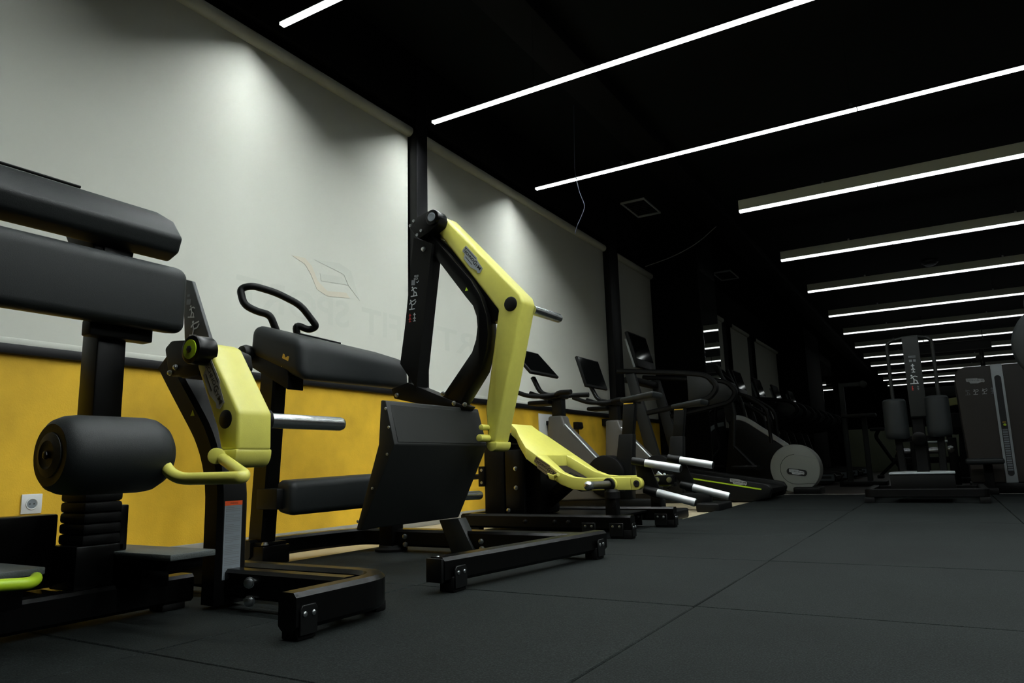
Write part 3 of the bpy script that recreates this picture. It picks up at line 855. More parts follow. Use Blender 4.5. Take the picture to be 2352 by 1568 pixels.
# ================================================================== machine C: low lever machine with U-shaped yellow lever
C = thing('deadlift_machine', 'low machine with forked yellow lever and four chrome grips', 'gym machine', (-2.0, 4.2, 0.0))
for y in (3.88, 4.62):
    mk('side_rail', sweep([(-1.545, y, .085), (-2.66, y, .085)], rprof(0.085, 0.07, 0.012), (0, 0, 1)), 'gloss', C)
    foot(C, -1.572, y - .004, (1, 0, 0), .06)
    for fx in (-1.63, -1.80):
        f = mk('foot_plate', box(fx - .042, fx + .042, y - .042, y - .036, .012, .085), 'plastic', C, bevel=.002, seg=1)
        for d in (-1, 1):
            mk('rivet', lathe((fx + d * .02, y - .042, .066), (fx + d * .02, y - .06, .066), [(0, .0075), (.002, .007), (.004, .003)], 10), 'steel', f)
    mk('rubber_foot', box(-1.67, -1.59, y - .036, y + .03, 0, .045), 'rubber', C, bevel=.004)
    mk('rubber_foot', box(-2.64, -2.56, y - .03, y + .03, 0, .045), 'rubber', C, bevel=.004)
    for bx in (-2.22, -2.02, -1.93):
        bolt((bx, y - .035, .085), (0, -1, 0), .012, C, 'black')
    # stop posts under the fork
    mk('stop_post', box(-1.70, -1.63, y - .02, y + .035, .12, .235), 'black', C, bevel=.005)
    mk('stop_buffer', lathe((-1.665, y + .01, .22), (-1.665, y + .01, .3), [(0, .045), (.035, .045), (.05, .03)], 18), 'rubber', C)
mk('base_plate', box(-2.60, -1.72, 3.92, 4.585, .095, .108), 'gloss', C, bevel=.003)
mk('rear_rail', sweep([(-2.66, 3.85, .085), (-2.66, 4.65, .085)], rprof(0.085, 0.07, 0.012), (0, 0, 1)), 'gloss', C)
mk('tower', box(-2.60, -2.45, 3.985, 4.07, .11, .60), 'black', C, bevel=.008)
mk('tower', box(-2.60, -2.45, 4.32, 4.405, .11, .60), 'black', C, bevel=.008)
mk('tower_plate', box(-2.44, -2.30, 3.985, 4.02, .11, .52), 'gloss', C, bevel=.008)
mk('tower_plate', box(-2.44, -2.22, 4.06, 4.32, .11, .46), 'black', C, bevel=.02)
mk('tower_cross', box(-2.585, -2.465, 4.07, 4.32, .44, .56), 'black', C, bevel=.008)
for p in ((-2.36, 3.984, .40), (-2.36, 3.984, .28), (-2.42, 3.984, .14)):
    bolt(p, (0, -1, 0), .012, C)
br = mk('wall_bracket', box(-2.64, -2.595, 3.975, 4.02, .29, .42), 'black', C, bevel=.003)
for z in (.315, .395):
    mk('bracket_screw', lathe((-2.615, 3.974, z), (-2.615, 3.9, z), [(0, .01), (.002, .009), (.003, .004)], 10), 'steel', br)
mk('bracket_arm', cyl((-2.62, 4.0, .355), (-2.76, 4.0, .35), .017, 12), 'black', C)
mk('pivot_axle', cyl((-2.47, 3.99, .60), (-2.47, 4.40, .60), .035, 24, .004), 'gloss', C)
# forked lever: bent plate with raised edges

# heights follow the bent profile
def zt(x):
    pr = [(-2.46, .715), (-2.385, .655), (-2.245, .530), (-2.01, .372), (-1.93, .342), (-1.86, .335), (-1.40, .335)]
    for (a, za), (b, zb) in zip(pr, pr[1:]):
        if a <= x <= b:
            return za + (zb - za) * (x - a) / (b - a)
    return pr[0][1] if x < pr[0][0] else pr[-1][1]


def strip_solid(rows, th):
    """rows: list of (x, y0, y1) cross rows; makes a bent solid th thick"""
    bm = bmesh.new()
    top, bot = [], []
    for x, y0, y1 in rows:
        z = zt(x)
        top.append((bm.verts.new((x, y0, z)), bm.verts.new((x, y1, z))))
        bot.append((bm.verts.new((x, y0, z - th)), bm.verts.new((x, y1, z - th))))
    for i in range(len(rows) - 1):
        a, b = top[i], top[i + 1]
        c, d = bot[i], bot[i + 1]
        bm.faces.new((a[0], b[0], b[1], a[1]))
        bm.faces.new((c[0], c[1], d[1], d[0]))
        bm.faces.new((a[0], c[0], d[0], b[0]))
        bm.faces.new((a[1], b[1], d[1], c[1]))
    bm.faces.new((top[0][0], top[0][1], bot[0][1], bot[0][0]))
    bm.faces.new((top[-1][0], bot[-1][0], bot[-1][1], top[-1][1]))
    return bm


TH = 0.072
lever = mk('lever_yoke', strip_solid([(-2.43, 4.055, 4.335), (-2.385, 4.045, 4.345), (-2.33, 3.985, 4.405), (-2.245, 3.92, 4.47), (-2.17, 3.918, 4.475)], TH), 'yellow', C, bevel=.006)
nf = mk('lever_fork', strip_solid([(-2.17, 3.918, 4.06), (-2.12, 3.918, 4.035), (-2.01, 3.918, 3.99), (-1.93, 3.918, 3.972), (-1.86, 3.918, 3.966), (-1.56, 3.918, 3.966)], TH), 'yellow', C, bevel=.005)
ff = mk('lever_fork', strip_solid([(-2.17, 4.33, 4.475), (-2.12, 4.355, 4.475), (-2.01, 4.40, 4.478), (-1.93, 4.425, 4.48), (-1.86, 4.432, 4.48), (-1.56, 4.432, 4.48)], TH), 'yellow', C, bevel=.005)
for y0, y1, pr in ((3.918, 3.966, nf), (4.432, 4.48, ff)):
    mk('fork_end', xzp([(-1.56, .335), (-1.56, .263)] + [(-1.53 + .036 * math.sin(k * PI / 8), .299 - .036 * math.cos(k * PI / 8)) for k in range(9)], y0, y1), 'yellow', pr, bevel=.004)
    mk('fork_bolt', lathe((-1.525, y0, .30), (-1.525, y0 - .1, .30), [(0, .018), (.004, .018), (.005, .009), (.002, .008)], 20), 'print_dark', pr)
    mk('fork_boss', lathe((-1.685, y0 + .01, .296), (-1.685, y0 - .1, .296), [(0, .044), (.024, .042), (.026, .03)], 24), 'yellow', pr)
lg = V((-1.98, 0, .36)) - V((-2.21, 0, .50))
logo(nf, (-2.105, 3.9165, .400), (lg.x, 0, lg.z), (-lg.z, 0, lg.x), (0, -1, 0), .185, 'brown_badge')
mk('peg_plate', hull([(-2.09,3.9,0.369),(-2.032,3.9,0.348),(-2.039,3.9,0.324),(-2.074,3.9,0.333)], [(-2.09,3.92,0.369),(-2.032,3.92,0.348),(-2.039,3.92,0.324),(-2.074,3.92,0.333)]), 'yellow', nf, bevel=.003)
mk('peg', cyl((-2.045,3.915,0.35), (-1.998,3.87,0.358), .011, 12, .002), 'yellow', nf)
hg = mk('weight_horn', lathe((-1.685, 3.90, .296), (-1.70, 3.60, .300), [(0, .032), (.012, .032), (.014, .0225), (.235, .0225)], 22), 'knurl', nf)
mk('horn_collar', lathe((-1.685, 3.90, .296), (-1.70, 3.60, .300), [(0, .038), (.012, .038), (.016, .034)], 22), 'rubber', hg)
mk('horn_end', lathe(V((-1.685, 3.90, .296)).lerp(V((-1.70, 3.60, .300)), .78), (-1.70, 3.60, .300), [(0, .0245), (.03, .0245), (.04, .02), (.046, .010)], 22), 'chrome', hg)
mk('shield_plate', hull([(-2.16, 4.02, .335), (-1.92, 4.02, .25), (-1.92, 4.40, .25), (-2.16, 4.40, .335)], [(-2.16, 4.02, .355), (-1.92, 4.02, .272), (-1.92, 4.40, .272), (-2.16, 4.40, .355)]), 'rubber', C, bevel=.004)
mk('damper', cyl((-2.30, 4.2, .15), (-2.05, 4.2, .33), .05, 18, .006), 'black', C)

# swivelling handles: black plate with an upper and a lower grip, one on each fork
def handle(y, ux, uz, lx, lz, dx, axis_pts, lab):
    hp = mk('handle_plate', xzp([(ux - .07, uz + .03), (ux + .005, uz + .028), (lx + .01, lz + .02), (lx + .005, lz - .035), (lx - .055, lz - .02), (ux - .065, uz - .07)], y - .012, y + .0), 'black', C, bevel=.004)
    for (gx, gz, ex, ez) in ((ux, uz, ux + dx, uz - .036), (lx, lz, lx + .215, lz - .055)):
        d = V((ex - gx, 0, ez - gz)).normalized()
        p = V((gx, y - .03, gz))
        mk('grip_socket', cyl(p - d * .08, p + d * .002, .024, 20, .004), 'plastic', hp)
        L = (V((ex, 0, ez)) - V((gx, 0, gz))).length
        mk('grip', lathe(p, p + d, [(0, .0225), (L - .004, .0225), (L, .0205)], 24), 'grip', hp)
        mk('grip_end', lathe(p + d * L, p + d * (L + .02), [(0, .0195), (.004, .018), (.006, .008)], 16), 'plastic', hp)
    return hp


handle(4.0, -1.485, 0.413, -1.423, 0.246, .205, None, 'near')
handle(4.425, -1.416, 0.425, -1.346, 0.258, .20, None, 'far')
ln = mk('link_plate', box(-1.60, -1.47, 4.40, 4.428, .275, .335), 'black', C, bevel=.005)
for x in (-1.575, -1.495):
    mk('link_bolt', lathe((x, 4.40, .305), (x, 4.3, .305), [(0, .018), (.005, .017), (.006, .009)], 16), 'steel', ln)
mk('link_screw', lathe((-1.53, 4.415, .335), (-1.53, 4.415, .4), [(0, .010), (.006, .009), (.012, .005)], 10), 'steel', ln)

# ================================================================== cardio row along the wall
def bike(y, xh, label, tilt, sy=0.0):
    """upright bike facing the wall; xh = x of the handlebar stem"""
    t = thing('exercise_bike', label, 'exercise bike', (xh + .3, y, FZ))
    z0 = FZ
    mk('frame_fairing', xzp([(xh - .075, .815), (xh + .055, .815), (xh + .075, .735), (xh + .44, .36), (xh + .50, .14), (xh - .115, .12)], y - .065, y + .065), 'fabric_grey', t, bevel=.018, seg=3)
    mk('edge_rail', beam([(xh + .08, y - .066, .74), (xh + .44, y - .066, .365)], .012, .016, (0, 1, 0)), 'silver', t)
    mk('drive_cover', cyl((xh + .42, y - .085, .32), (xh + .42, y + .085, .32), .16, 36, .012), 'black', t)
    cr = mk('crank', beam([(xh + .42, y - .105, .32), (xh + .55, y - .105, .22)], .02, .035, (0, 1, 0)), 'silver', t)
    mk('pedal', box(xh + .50, xh + .60, y - .20, y - .11, .20, .235), 'plastic', cr, bevel=.008)
    mk('front_foot', box(xh - .14, xh - .02, y - .24, y + .24, z0, .07), 'plastic', t, bevel=.02, seg=3)
    mk('rear_foot', box(xh + .78, xh + .98, y - .22, y + .22, z0, .062), 'plastic', t, bevel=.016, seg=3)
    mk('base_beam', box(xh - .06, xh + .86, y - .05, y + .05, .05, .14), 'plastic', t, bevel=.012)
    mk('stem', box(xh - .05, xh + .045, y - .04, y + .04, .80, .985), 'plastic', t, bevel=.008)
    hb = mk('handlebar_block', box(xh - .06, xh + .07, y - .07, y + .07, .955, 1.01), 'plastic', t, bevel=.018)
    for s in (-1, 1):
        mk('handlebar', tube([(xh + .0, y + s * .05, .99), (xh - .07, y + s * .15, .975), (xh - .20, y + s * .17, .985), (xh - .36, y + s * .15, 1.045)], .019, 12, fil=.06), 'rubber', hb)
        mk('rear_grip', tube([(xh + .0, y + s * .05, .985), (xh + .08, y + s * .15, .995), (xh + .20, y + s * .17, .99)], .021, 12, fil=.05), 'rubber', hb)
    mk('forearm_rest', box(xh - .25, xh - .05, y - .10, y + .10, .915, .95), 'rubber', hb, bevel=.012)
    mk('console_arm', beam([(xh - .03, y, .99), (xh - .17, y, 1.02), (xh - .24, y, 1.16)], .05, .03, (0, 1, 0), fil=.05), 'plastic', t)
    # console: thin screen leaning back by tilt
    bm = hull([(0, -.25, -.155), (.025, -.25, -.155), (.025, .25, -.155), (0, .25, -.155)], [(0, -.25, .155), (.025, -.25, .155), (.025, .25, .155), (0, .25, .155)])
    bs = hull([(.0255, -.232, -.13), (.0275, -.232, -.13), (.0275, .232, -.13), (.0255, .232, -.13)], [(.0255, -.232, .142), (.0275, -.232, .142), (.0275, .232, .142), (.0255, .232, .142)])
    X = Matrix.Translation((xh - .235, y + sy, 1.275)) @ Matrix.Rotation(-tilt, 4, 'Y')
    bmesh.ops.transform(bm, matrix=X, verts=bm.verts)
    bmesh.ops.transform(bs, matrix=X, verts=bs.verts)
    cs = mk('console', bm, 'plastic', t, bevel=.006)
    mk('screen', bs, 'screen', cs, bevel=.0008, seg=1)
    # seat
    sx = xh + .62
    mk('seat_tube', hull([(sx - .17, y - .045, .12), (sx + .0, y - .045, .12), (sx + .0, y + .045, .12), (sx - .17, y + .045, .12)], [(sx - .085, y - .04, .64), (sx + .035, y - .04, .64), (sx + .035, y + .04, .64), (sx - .085, y + .04, .64)]), 'plastic', t, bevel=.012)
    mk('seat_post', hull([(sx - .065, y - .032, .60), (sx + .025, y - .032, .60), (sx + .025, y + .032, .60), (sx - .065, y + .032, .60)], [(sx - .035, y - .032, .885), (sx + .065, y - .032, .885), (sx + .065, y + .032, .885), (sx - .035, y + .032, .885)]), 'plastic', t, bevel=.006)
    mk('post_mark', box(sx - .03, sx + .05, y - .0345, y - .033, .872, .880), 'gold', t)
    mk('saddle', hull([(sx - .06, y - .03, .885), (sx + .24, y - .11, .90), (sx + .24, y + .11, .90), (sx - .06, y + .03, .885)], [(sx - .07, y - .025, .925), (sx + .25, y - .12, .955), (sx + .25, y + .12, .955), (sx - .07, y + .025, .925)]), 'vinyl', t, bevel=.018, seg=3)
    return t


bike(5.35, -2.73, 'upright exercise bike nearest the yellow machines, its screen half hidden', .72)
bike(6.35, -2.648, 'upright exercise bike whose screen reflects a ceiling light', .30)


def treadmill(y0, y1, xb, label, incline=.115, detail=True, group=None):
    """deck along x, back end at xb, front towards the wall"""
    t = thing('treadmill', label, 'treadmill', (xb - .8, (y0 + y1) / 2, FZ), group)
    L = 1.2
    zb = .135
    def zd(x):
        return zb + (xb - x) * incline / .8 * 1.0
    xf = xb - L
    mk('deck_side', xzp([(xb, zd(xb) - .02), (xb - .03, zd(xb) + .03), (xb - .10, zd(xb) + .045), (xf, zd(xf) + .05), (xf, .06), (xb - .2, FZ + .003), (xb - .03, .03)], y0, y0 + .07), 'plastic', t, bevel=.014, seg=3)
    mk('deck_side', xzp([(xb, zd(xb) - .02), (xb - .03, zd(xb) + .03), (xb - .10, zd(xb) + .045), (xf, zd(xf) + .05), (xf, .06), (xb - .2, FZ + .003), (xb - .03, .03)], y1 - .07, y1), 'plastic', t, bevel=.014, seg=3)
    mk('running_belt', hull([(xb - .01, y0 + .07, zd(xb) - .01), (xb - .01, y1 - .07, zd(xb) - .01), (xf, y1 - .07, zd(xf) + .02), (xf, y0 + .07, zd(xf) + .02)], [(xb - .03, y0 + .07, zd(xb) - .07), (xb - .03, y1 - .07, zd(xb) - .07), (xf, y1 - .07, zd(xf) - .06), (xf, y0 + .07, zd(xf) - .06)]), 'rubber', t, bevel=.01)
    mk('motor_cover', hull([(xf - .32, y0 + .01, .03), (xf + .06, y0 + .01, .03), (xf + .06, y1 - .01, .03), (xf - .32, y1 - .01, .03)], [(xf - .28, y0 + .03, .38), (xf + .05, y0 + .03, zd(xf) + .06), (xf + .05, y1 - .03, zd(xf) + .06), (xf - .28, y1 - .03, .38)]), 'plastic', t, bevel=.03, seg=3)
    if detail:
        mk('yellow_line', beam([(xb - .10, y0 - .001, zd(xb - .10) - .032), (xb - .93, y0 - .001, zd(xb - .93) - .012)], .006, .014, (0, 1, 0)), 'lime', t)
        d = V((1, 0, -incline / .8)).normalized()
        logo(t, (xb - .32, y0 - .0015, zd(xb - .32) + .012), d, (-d.z, 0, d.x), (0, -1, 0), .17, 'badge', 'print_dark')
    else:
        eb = mk('end_badge', box(xb - .26, xb - .04, y0 - .004, y0, .055, .15), 'label_grey', t, bevel=.001, seg=1)
        mk('badge_oval', box(xb - .23, xb - .08, y0 - .006, y0 - .004, .085, .125), 'print_dark', eb, bevel=.0008, seg=1)
    # uprights, rails, console
    for s, yy in ((0, y0 + .02), (1, y1 - .02)):
        mk('upright', hull([(xf + .0, yy - .035, .10), (xf + .16, yy - .035, .10), (xf + .16, yy + .035, .10), (xf + .0, yy + .035, .10)], [(xf - .28, yy - .03, 1.40), (xf - .17, yy - .03, 1.40), (xf - .17, yy + .03, 1.40), (xf - .28, yy + .03, 1.40)]), 'sheet', t, bevel=.008)
        hr = mk('handrail', beam([(xf - .38, yy, 1.445), (xf + .36, yy, 1.36), (xf + .64, yy, 1.31), (xf + .74, yy, 1.18), (xf + .66, yy, 1.07), (xf + .30, yy, 1.0), (xf - .12, yy, .94)], .055, .055, (0, 1, 0), fil=.09, c=.014), 'plastic', t)
        mk('rail_panel', xzp([(xf + .42, 1.33), (xf + .62, 1.285), (xf + .70, 1.18), (xf + .64, 1.09), (xf + .42, 1.045)], yy - .014, yy + .014), 'sheet', hr, bevel=.006)
    mk('cross_bar', box(xf - .30, xf - .18, y0, y1, 1.30, 1.37), 'plastic', t, bevel=.015)
    X = Matrix.Translation((xf - .24, (y0 + y1) / 2, 1.70)) @ Matrix.Rotation(-.26, 4, 'Y')
    bm = box(-.02, .02, -.30, .30, -.22, .22)
    bmesh.ops.transform(bm, matrix=X, verts=bm.verts)
    cs = mk('console', bm, 'plastic', t, bevel=.01)
    bs = box(.0205, .023, -.28, .28, -.12, .20)
    bmesh.ops.transform(bs, matrix=X, verts=bs.verts)
    mk('screen', bs, 'screen', cs, bevel=.001, seg=1)
    bk = box(-.065, -.025, -.24, .24, -.20, .16)
    bmesh.ops.transform(bk, matrix=X, verts=bk.verts)
    mk('console_back', bk, 'silver', cs, bevel=.01)
    return t


treadmill(7.55, 8.4, -1.52, 'black inclined treadmill with a thin yellow line along its deck')


def elliptical(y, xc, r, label, small=False):
    """cross trainer: disc at the back (hall side), fairing and console towards the wall"""
    t = thing('cross_trainer', label, 'cross trainer', (xc - .4, y, FZ))
    zc = r + FZ + .02
    dw = .26
    disc = mk('flywheel_disc', cyl((xc, y - dw / 2, zc), (xc, y + dw / 2, zc), r, 48, .012), 'grey_disc', t)
    if not small:
        mk('disc_inlay', tube([(xc + .01 + r * .62 * math.cos(a * PI / 10 + PI / 2), y - dw / 2 - .0005, zc - .01 + r * .62 * math.sin(a * PI / 10 + PI / 2)) for a in range(11)] + [(xc + .75 * r, y - dw / 2 - .0005, zc - .70 * r * .9)], .0025, 6), 'sheet', disc)
        mk('disc_inlay', tube([(xc + .01, y - dw / 2 - .0005, zc - .01 + r * .62), (xc + .5 * r, y - dw / 2 - .0005, zc + .50 * r), (xc + .86 * r, y - dw / 2 - .0005, zc + .40 * r)], .0025, 6), 'badge', disc)
        oval = []
        hx, hz = .115, .038
        for k in range(24):
            a = k * PI / 12
            oval.append((xc + .02 + (hx - hz) * (1 if math.cos(a) >= 0 else -1) + hz * math.cos(a), zc - .045 + hz * math.sin(a) + (-.012 if math.cos(a) >= 0 else .012)))
        ov = mk('badge_oval', xzp(oval, y - dw / 2 - .003, y - dw / 2), 'print_dark', disc)
        logo(ov, (xc + .02, y - dw / 2 - .0035, zc - .043), (1, 0, -.13), (.13, 0, 1), (0, -1, 0), .175, 'print_light', 'print_grey')
    xs = xc - .72
    mk('body_fairing', xzp([(xs - .16, .02), (xs - .04, .86), (xs + .02, .955), (xs + .14, .95), (xs + .22, .91), (xc - .10, zc + r * .98), (xc, zc), (xc - .1, .06)], y - .06, y + .06), 'plastic', t, bevel=.02, seg=3)
    mk('silver_band', beam([(xs + .02, y - .064, .945), (xs + .13, y - .064, .935), (xs + .22, y - .064, .885), (xc - .07, y - .064, zc + r * .94)], .016, .062, (0, 1, 0), fil=.08), 'silver', t)
    mk('rear_foot', box(xc - .02, xc + .28, y - .25, y + .15, FZ, .075), 'plastic', t, bevel=.02, seg=3)
    mk('front_foot', box(xs - .24, xs - .06, y - .28, y + .28, FZ, .075), 'plastic', t, bevel=.02, seg=3)
    mk('base_beam', box(xs - .1, xc + .1, y - .05, y + .05, .02, .09), 'plastic', t, bevel=.01)
    mk('column', beam([(xs - .02, y, .9), (xs - .10, y, 1.42)], .08, .10, (0, 1, 0)), 'plastic', t)
    X = Matrix.Translation((xs - .06, y, 1.48)) @ Matrix.Rotation(-.6, 4, 'Y')
    bm = box(-.02, .02, -.20, .20, -.14, .14)
    bmesh.ops.transform(bm, matrix=X, verts=bm.verts)
    cs = mk('console', bm, 'plastic', t, bevel=.012)
    bs = box(.0205, .022, -.17, .17, -.11, .11)
    bmesh.ops.transform(bs, matrix=X, verts=bs.verts)
    mk('screen', bs, 'screen', cs)
    for s in (-1, 1):
        mk('swing_arm', tube([(xs + .05, y + s * .26, .55), (xs + .10, y + s * .27, 1.05), (xs + .02, y + s * .27, 1.30), (xs - .08, y + s * .22, 1.60)], .022, 10, fil=.15), 'sheet', t)
        mk('arm_link', tube([(xs + .05, y + s * .26, .58), (xs + .30, y + s * .24, .30), (xc - .36, y + s * .13, .30)], .025, 10, fil=.06), 'plastic', t)
        mk('pedal', box(xs + .0, xs + .32, y + s * .20 - .07, y + s * .20 + .07, .30, .345), 'plastic', t, bevel=.015)
        mk('fixed_rail', tube([(xs - .06, y + s * .08, 1.30), (xs + .20, y + s * .22, 1.22), (xs + .48, y + s * .24, 1.02), (xs + .50, y + s * .24, .60)], .02, 10, fil=.1), 'plastic', t)
    return t


elliptical(9.38, -1.576, .285, 'cross trainer with a large pale grey disc beside the treadmill')
elliptical(11.0, -1.95, .27, 'dark cross trainer behind the one with the large grey disc', True)
for k, y in enumerate((12.1, 13.6, 15.2, 16.9)):
    treadmill(y, y + .8, -1.46 + .015 * k, ('first dim treadmill behind the cross trainers, with a pale end badge', 'second dim treadmill behind the cross trainers', 'third dim treadmill behind the cross trainers', 'last dim treadmill in the row, beside the far mirror')[k], .02, False)

# ================================================================== standing hip machine on the mats
S = thing('hip_machine', 'black standing hip machine with two padded rollers and central column', 'gym machine', (-.2, 7.6, 0))
mk('base_frame', sweep(fillet([(-.64, 8.3, .085), (-.64, 7.32, .085), (.255, 7.32, .085), (.255, 8.3, .085)], .05, 4), rprof(.075, .06, .008), (0, 0, 1)), 'black', S)
mk('base_frame_cross', beam([(-.64, 8.28, .085), (.255, 8.28, .085)], .06, .07, (0, 0, 1)), 'black', S)
for x, y in ((-.63, 7.33), (.245, 7.33), (-.63, 8.26), (.245, 8.26)):
    mk('rubber_foot', box(x - .04, x + .04, y - .035, y + .035, 0, .05), 'rubber', S, bevel=.004)
mk('step_box', box(-.455, .05, 7.40, 8.0, .05, .245), 'black', S, bevel=.006)
mk('step_plate', xyp([(-.46, 7.39), (.055, 7.39), (.055, 7.72), (-.02, 8.02), (-.38, 8.02), (-.46, 7.72)], .246, .262), 'silver', S, bevel=.003)
col = mk('column', beam([(-.19, 7.62, .26), (-.185, 7.62, .80)], .10, .10, (0, 1, 0)), 'black', S)
pn = mk('instruction_panel', hull([(-.235, 7.52, .76), (-.10, 7.52, .76), (-.10, 7.56, .74), (-.235, 7.56, .74)], [(-.235, 7.52, 1.50), (-.10, 7.52, 1.50), (-.10, 7.56, 1.51), (-.235, 7.56, 1.51)]), 'sheet', S, bevel=.006)
mk('panel_print', flat([[(0, 0), (.06, 0), (.06, .006), (0, .006)], [(0, .010), (.06, .010), (.06, .016), (0, .016)]], (-.198, 7.519, 1.30), (1, 0, 0), (0, 0, 1), (0, -1, 0)), 'print_grey', pn)
mk('pictogram', flat([[(0, 0), (.025, 0), (.025, .022), (0, .022)], [(.035, 0), (.055, 0), (.055, .022), (.035, .022)]], (-.195, 7.519, 1.26), (1, 0, 0), (0, 0, 1), (0, -1, 0)), 'print_grey', pn)
mk('pictogram', figure((-.205, 7.519, 1.165), (1, 0, 0), (0, 0, 1), (0, -1, 0), .07, 2), 'print_light', pn)
mk('pictogram', figure((-.215, 7.519, 1.06), (1, 0, 0), (0, 0, 1), (0, -1, 0), .085, 0), 'print_light', pn)
mk('pictogram', figure((-.21, 7.519, 1.0), (1, 0, 0), (0, 0, 1), (0, -1, 0), .035, 2), 'red', pn)
mk('pictogram', figure((-.165, 7.519, 1.0), (1, 0, 0), (0, 0, 1), (0, -1, 0), .035, 2), 'print_grey', pn)
mk('grab_rail', tube([(-.365, 7.56, .90), (-.365, 7.56, 1.47), (-.17, 7.56, 1.50), (.005, 7.56, 1.475), (.005, 7.56, .92)], .016, 12, fil=.06), 'sheet', S)
for s, (px, pz) in ((-1, (-.36, .75)), (1, (-.02, .76))):
    rp = mk('roller_pad', lathe((px, 7.56, pz - .19), (px, 7.56, pz + .18), [(0, .06), (.005, .085), (.02, .098), (.06, .10), (.30, .10), (.35, .098), (.365, .085), (.37, .06)], 28), 'vinyl', S)
    mk('roller_arm', beam([(px + s * -.01, 7.58, .27), (px, 7.58, .58)], .06, .06, (0, 1, 0)), 'black', S)
mk('pivot_joint', cyl((-.19, 7.50, .56), (-.19, 7.70, .56), .06, 20, .006), 'gloss', S)
mk('cross_arm', beam([(-.37, 7.62, .56), (0.0, 7.62, .56)], .05, .05, (0, 0, 1)), 'black', S)

# ================================================================== weight stack machine at the right
Wm = thing('weight_stack_machine', 'tall brown shrouded weight stack machine with silver slotted strip at right', 'gym machine', (.75, 9.5, FZ))
sh = mk('shroud', xzp([(.215, .10), (.175, 1.20), (.185, 1.27), (.22, 1.325), (.28, 1.345), (1.25, 1.345), (1.30, 1.30), (1.30, .10)], 9.22, 9.75), 'brown', Wm, bevel=.012, seg=3)
mk('base', box(.20, 1.32, 9.16, 9.80, FZ, .10), 'black', Wm, bevel=.012)
bm = bmesh.new()
xa = lambda z: .52 + (z - 1.33) * 0.0
mk('silver_strip', prism([(.515, 9.219, .10), (.62, 9.219, .10), (.62, 9.219, 1.35), (.515, 9.219, 1.35)], (0, -.012, 0), bm), 'silver', sh, bevel=.003)
slot = [(.5675 + .03 * math.cos(a * PI / 8), 1.20 + .03 * math.sin(a * PI / 8)) for a in range(9)] + [(.5675 + .03 * math.cos(PI + a * PI / 8), .20 + .03 * math.sin(PI + a * PI / 8)) for a in range(9)]
mk('slot', xzp(slot, 9.2045, 9.2075), 'print_dark', sh)
for k in range(18):
    z = .225 + k * .0245
    mk('weight_plate', box(.545, .590, 9.201, 9.2045, z, z + .016), 'print_grey' if k % 2 else 'label_grey', sh)
mk('selector_pin', lathe((.57, 9.204, .70), (.57, 9.0, .70), [(0, .012), (.03, .014), (.04, .012)], 14), 'lime', sh)
mk('pin_mark', box(.555, .585, 9.201, 9.2045, .725, .735), 'gold', sh)
logo(sh, (.365, 9.2185, 1.19), (1, 0, 0), (0, 0, 1), (0, -1, 0), .17, 'print_light', 'print_grey')
for k, x in enumerate((.25, .325, .405, .475)):
    mk('pictogram', figure((x, 9.2185, 1.04), (1, 0, 0), (0, 0, 1), (0, -1, 0), .06, (0, 1, 1, 2)[k]), 'print_light' if k in (1, 2) else 'print_grey', sh)
mk('side_pin', lathe((.80, 9.22, .92), (.80, 9.0, .92), [(0, .010), (.04, .010), (.05, .018), (.09, .018)], 12), 'gold', sh)
mk('cable_post', cyl((.47, 9.5, 1.345), (.47, 9.5, 1.56), .022, 12), 'black', Wm)
mk('cable_pulley', cyl((.44, 9.46, 1.46), (.44, 9.54, 1.46), .035, 20, .006), 'sheet', Wm)
mk('seat', box(.17, .50, 8.72, 9.10, .30, .36), 'vinyl', Wm, bevel=.022, seg=4)
mk('seat_post', box(.32, .40, 8.88, 8.98, .02, .30), 'black', Wm, bevel=.006)
mk('seat_beam', box(.30, .42, 8.80, 9.30, FZ, .06), 'black', Wm, bevel=.006)

# pad of the machine that stands just outside the frame on the right
R = thing('press_machine', 'dark round padded disc of a machine cut off by the right edge', 'gym machine', (.98, 6.3, 0))
mk('round_pad', lathe((0.647, 6.0, 1.152), (0.897, 6.25, 1.152), [(0, .20), (.01, .235), (.03, .25), (.07, .25), (.09, .235), (.10, .2)], 40), 'vinyl', R)
mk('upper_pad', lathe((0.697, 6.02, 1.432), (0.947, 6.25, 1.432), [(0, .14), (.01, .165), (.06, .165), (.07, .14)], 32), 'vinyl', R)
mk('post', box(0.697, 0.797, 6.12, 6.22, .06, 1.452), 'black', R, bevel=.006)
mk('base', box(0.597, 1.147, 5.95, 6.5, 0, .07), 'black', R, bevel=.01)

# ================================================================== far end of the hall
# pale partition
mk('partition_far', box(-2.2, 2.6, 21.5, 21.6, FZ, 1.12), 'far_wall', kind='structure', bevel=.01)
K = thing('cable_rack', 'thin grey cable rack frame with an overhanging arm in the dark', 'rack', (-1.251, 11.6, FZ))
mk('post', beam([(-1.221, 11.6, FZ), (-1.221, 11.6, 1.458)], .07, .07, (0, 1, 0)), 'sheet', K)
mk('top_arm', beam([(-1.251, 11.6, 1.458), (-0.924, 11.6, 1.451)], .06, .06, (0, 1, 0)), 'sheet', K)
mk('pulley', cyl((-0.924, 11.56, 1.451), (-0.924, 11.64, 1.451), .05, 18, .006), 'sheet', K)
mk('mid_shelf', box(-1.251, -0.801, 11.5, 11.8, .98, 1.02), 'sheet', K, bevel=.006)
mk('post', beam([(-0.971, 11.7, FZ), (-0.971, 11.7, 1.0)], .07, .07, (0, 1, 0)), 'sheet', K)
mk('base', box(-1.351, -0.751, 11.4, 12.0, FZ, .06), 'black', K, bevel=.01)

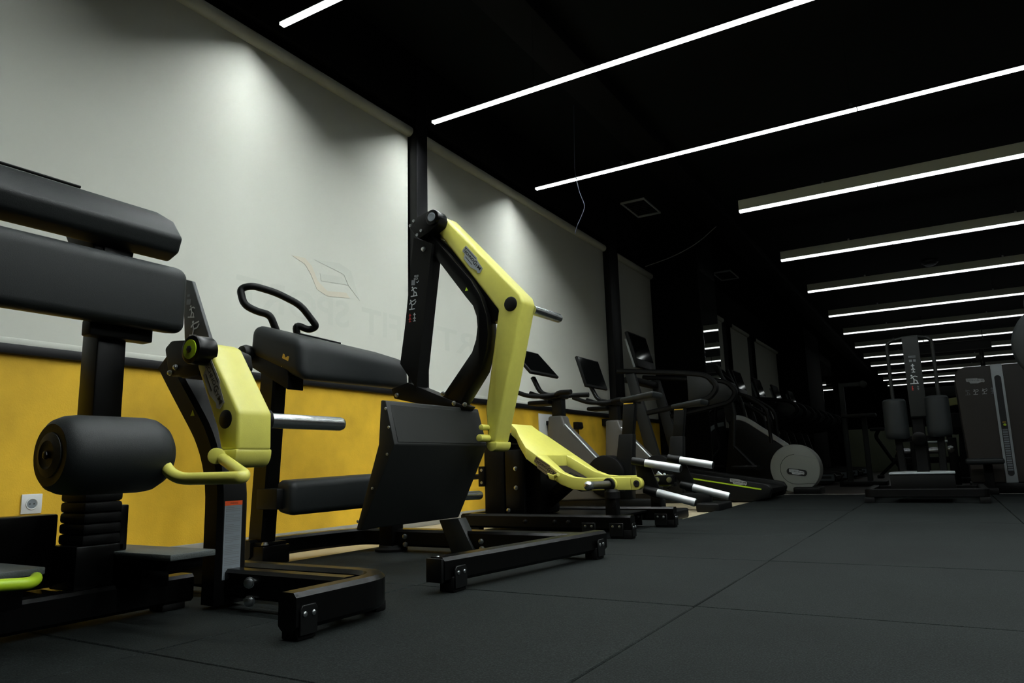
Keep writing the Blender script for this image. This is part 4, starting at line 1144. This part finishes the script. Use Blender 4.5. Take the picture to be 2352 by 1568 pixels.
N = thing('spin_bike', 'small dark spin bike silhouetted against the pale far partition', 'exercise bike', (-1.0, 15.5, FZ))
mk('flywheel', cyl((-.62, 15.46, .32), (-.62, 15.54, .32), .22, 28, .01), 'plastic', N)
mk('frame', tube([(-.62, 15.5, .32), (-.85, 15.5, .28), (-1.12, 15.5, .78), (-1.05, 15.5, .9)], .035, 10, fil=.06), 'plastic', N)
mk('stem', tube([(-.62, 15.5, .32), (-.78, 15.5, .85), (-.9, 15.5, .95)], .03, 10, fil=.06), 'plastic', N)
mk('saddle', box(-1.2, -.95, 15.4, 15.6, .88, .94), 'vinyl', N, bevel=.02)
mk('handlebar', tube([(-.86, 15.3, .98), (-.72, 15.36, .93), (-.72, 15.64, .93), (-.86, 15.7, .98)], .018, 10, fil=.05), 'plastic', N)
mk('foot', box(-1.15, -1.05, 15.3, 15.7, FZ, .05), 'plastic', N, bevel=.01)
mk('foot', box(-.6, -.5, 15.3, 15.7, FZ, .05), 'plastic', N, bevel=.01)
mk('rear_strut', tube([(-.85, 15.5, .28), (-1.1, 15.5, .04)], .03, 10), 'plastic', N)
mk('front_strut', tube([(-.62, 15.5, .32), (-.55, 15.5, .04)], .03, 10), 'plastic', N)

T2 = thing('roller_bench', 'dark bench with two shiny chrome rollers behind the hip machine', 'gym machine', (-.1, 11.0, FZ))
mk('frame', box(-0.617, 0.162, 11.05, 11.15, .30, .38), 'black', T2, bevel=.01)
for a, b in (((-0.567,11,0.461), (-0.392,11,0.467)), ((-0.185,11,0.465), (-0.021,11,0.477))):
    mk('roller', cyl(a, (b[0], 11.0, a[2]), .042, 20, .006), 'chrome', T2)
mk('end_ball', lathe((0.062,10.95,0.474), (0.062,11.2,0.474), [(0, .01), (.005, .03), (.02, .045), (.05, .045), (.07, .03)], 18), 'chrome', T2)
mk('leg', box(-0.567, -0.487, 10.98, 11.15, FZ, .5), 'black', T2, bevel=.006)
mk('leg', box(0.042, 0.142, 10.98, 11.15, FZ, .62), 'black', T2, bevel=.006)
mk('leg', box(-0.392, -0.185, 10.98, 11.15, FZ, .62), 'black', T2, bevel=.006)
mk('bar', cyl((-0.214,11.05,0.575), (0.107,11.05,0.574), .02, 12), 'steel', T2)

G2 = thing('far_lever_machine', 'far machine with a dull yellow bent lever behind the weight stack', 'gym machine', (0.187, 12.6, FZ))
mk('lever', beam([(0.061,12.6,1.039), (0.087,12.6,1.168), (0.38,12.6,1.2)], .12, .11, (0, 1, 0), fil=.04), 'green', G2)
mk('frame', beam([(0.207, 12.7, FZ), (0.287, 12.7, 1.0)], .12, .12, (0, 1, 0)), 'black', G2)
mk('weight_disc', cyl((0.167, 12.5, .85), (0.167, 12.56, .85), .16, 24, .01), 'rubber', G2)
mk('base', box(-0.313, 0.587, 12.3, 13.0, FZ, .07), 'black', G2, bevel=.01)
mk('shelf', box(-0.363, 0.337, 12.65, 12.75, 1.28, 1.42), 'sheet', G2, bevel=.01)
mk('shelf_post', box(0.037, 0.117, 12.67, 12.73, FZ, 1.3), 'black', G2, bevel=.006)
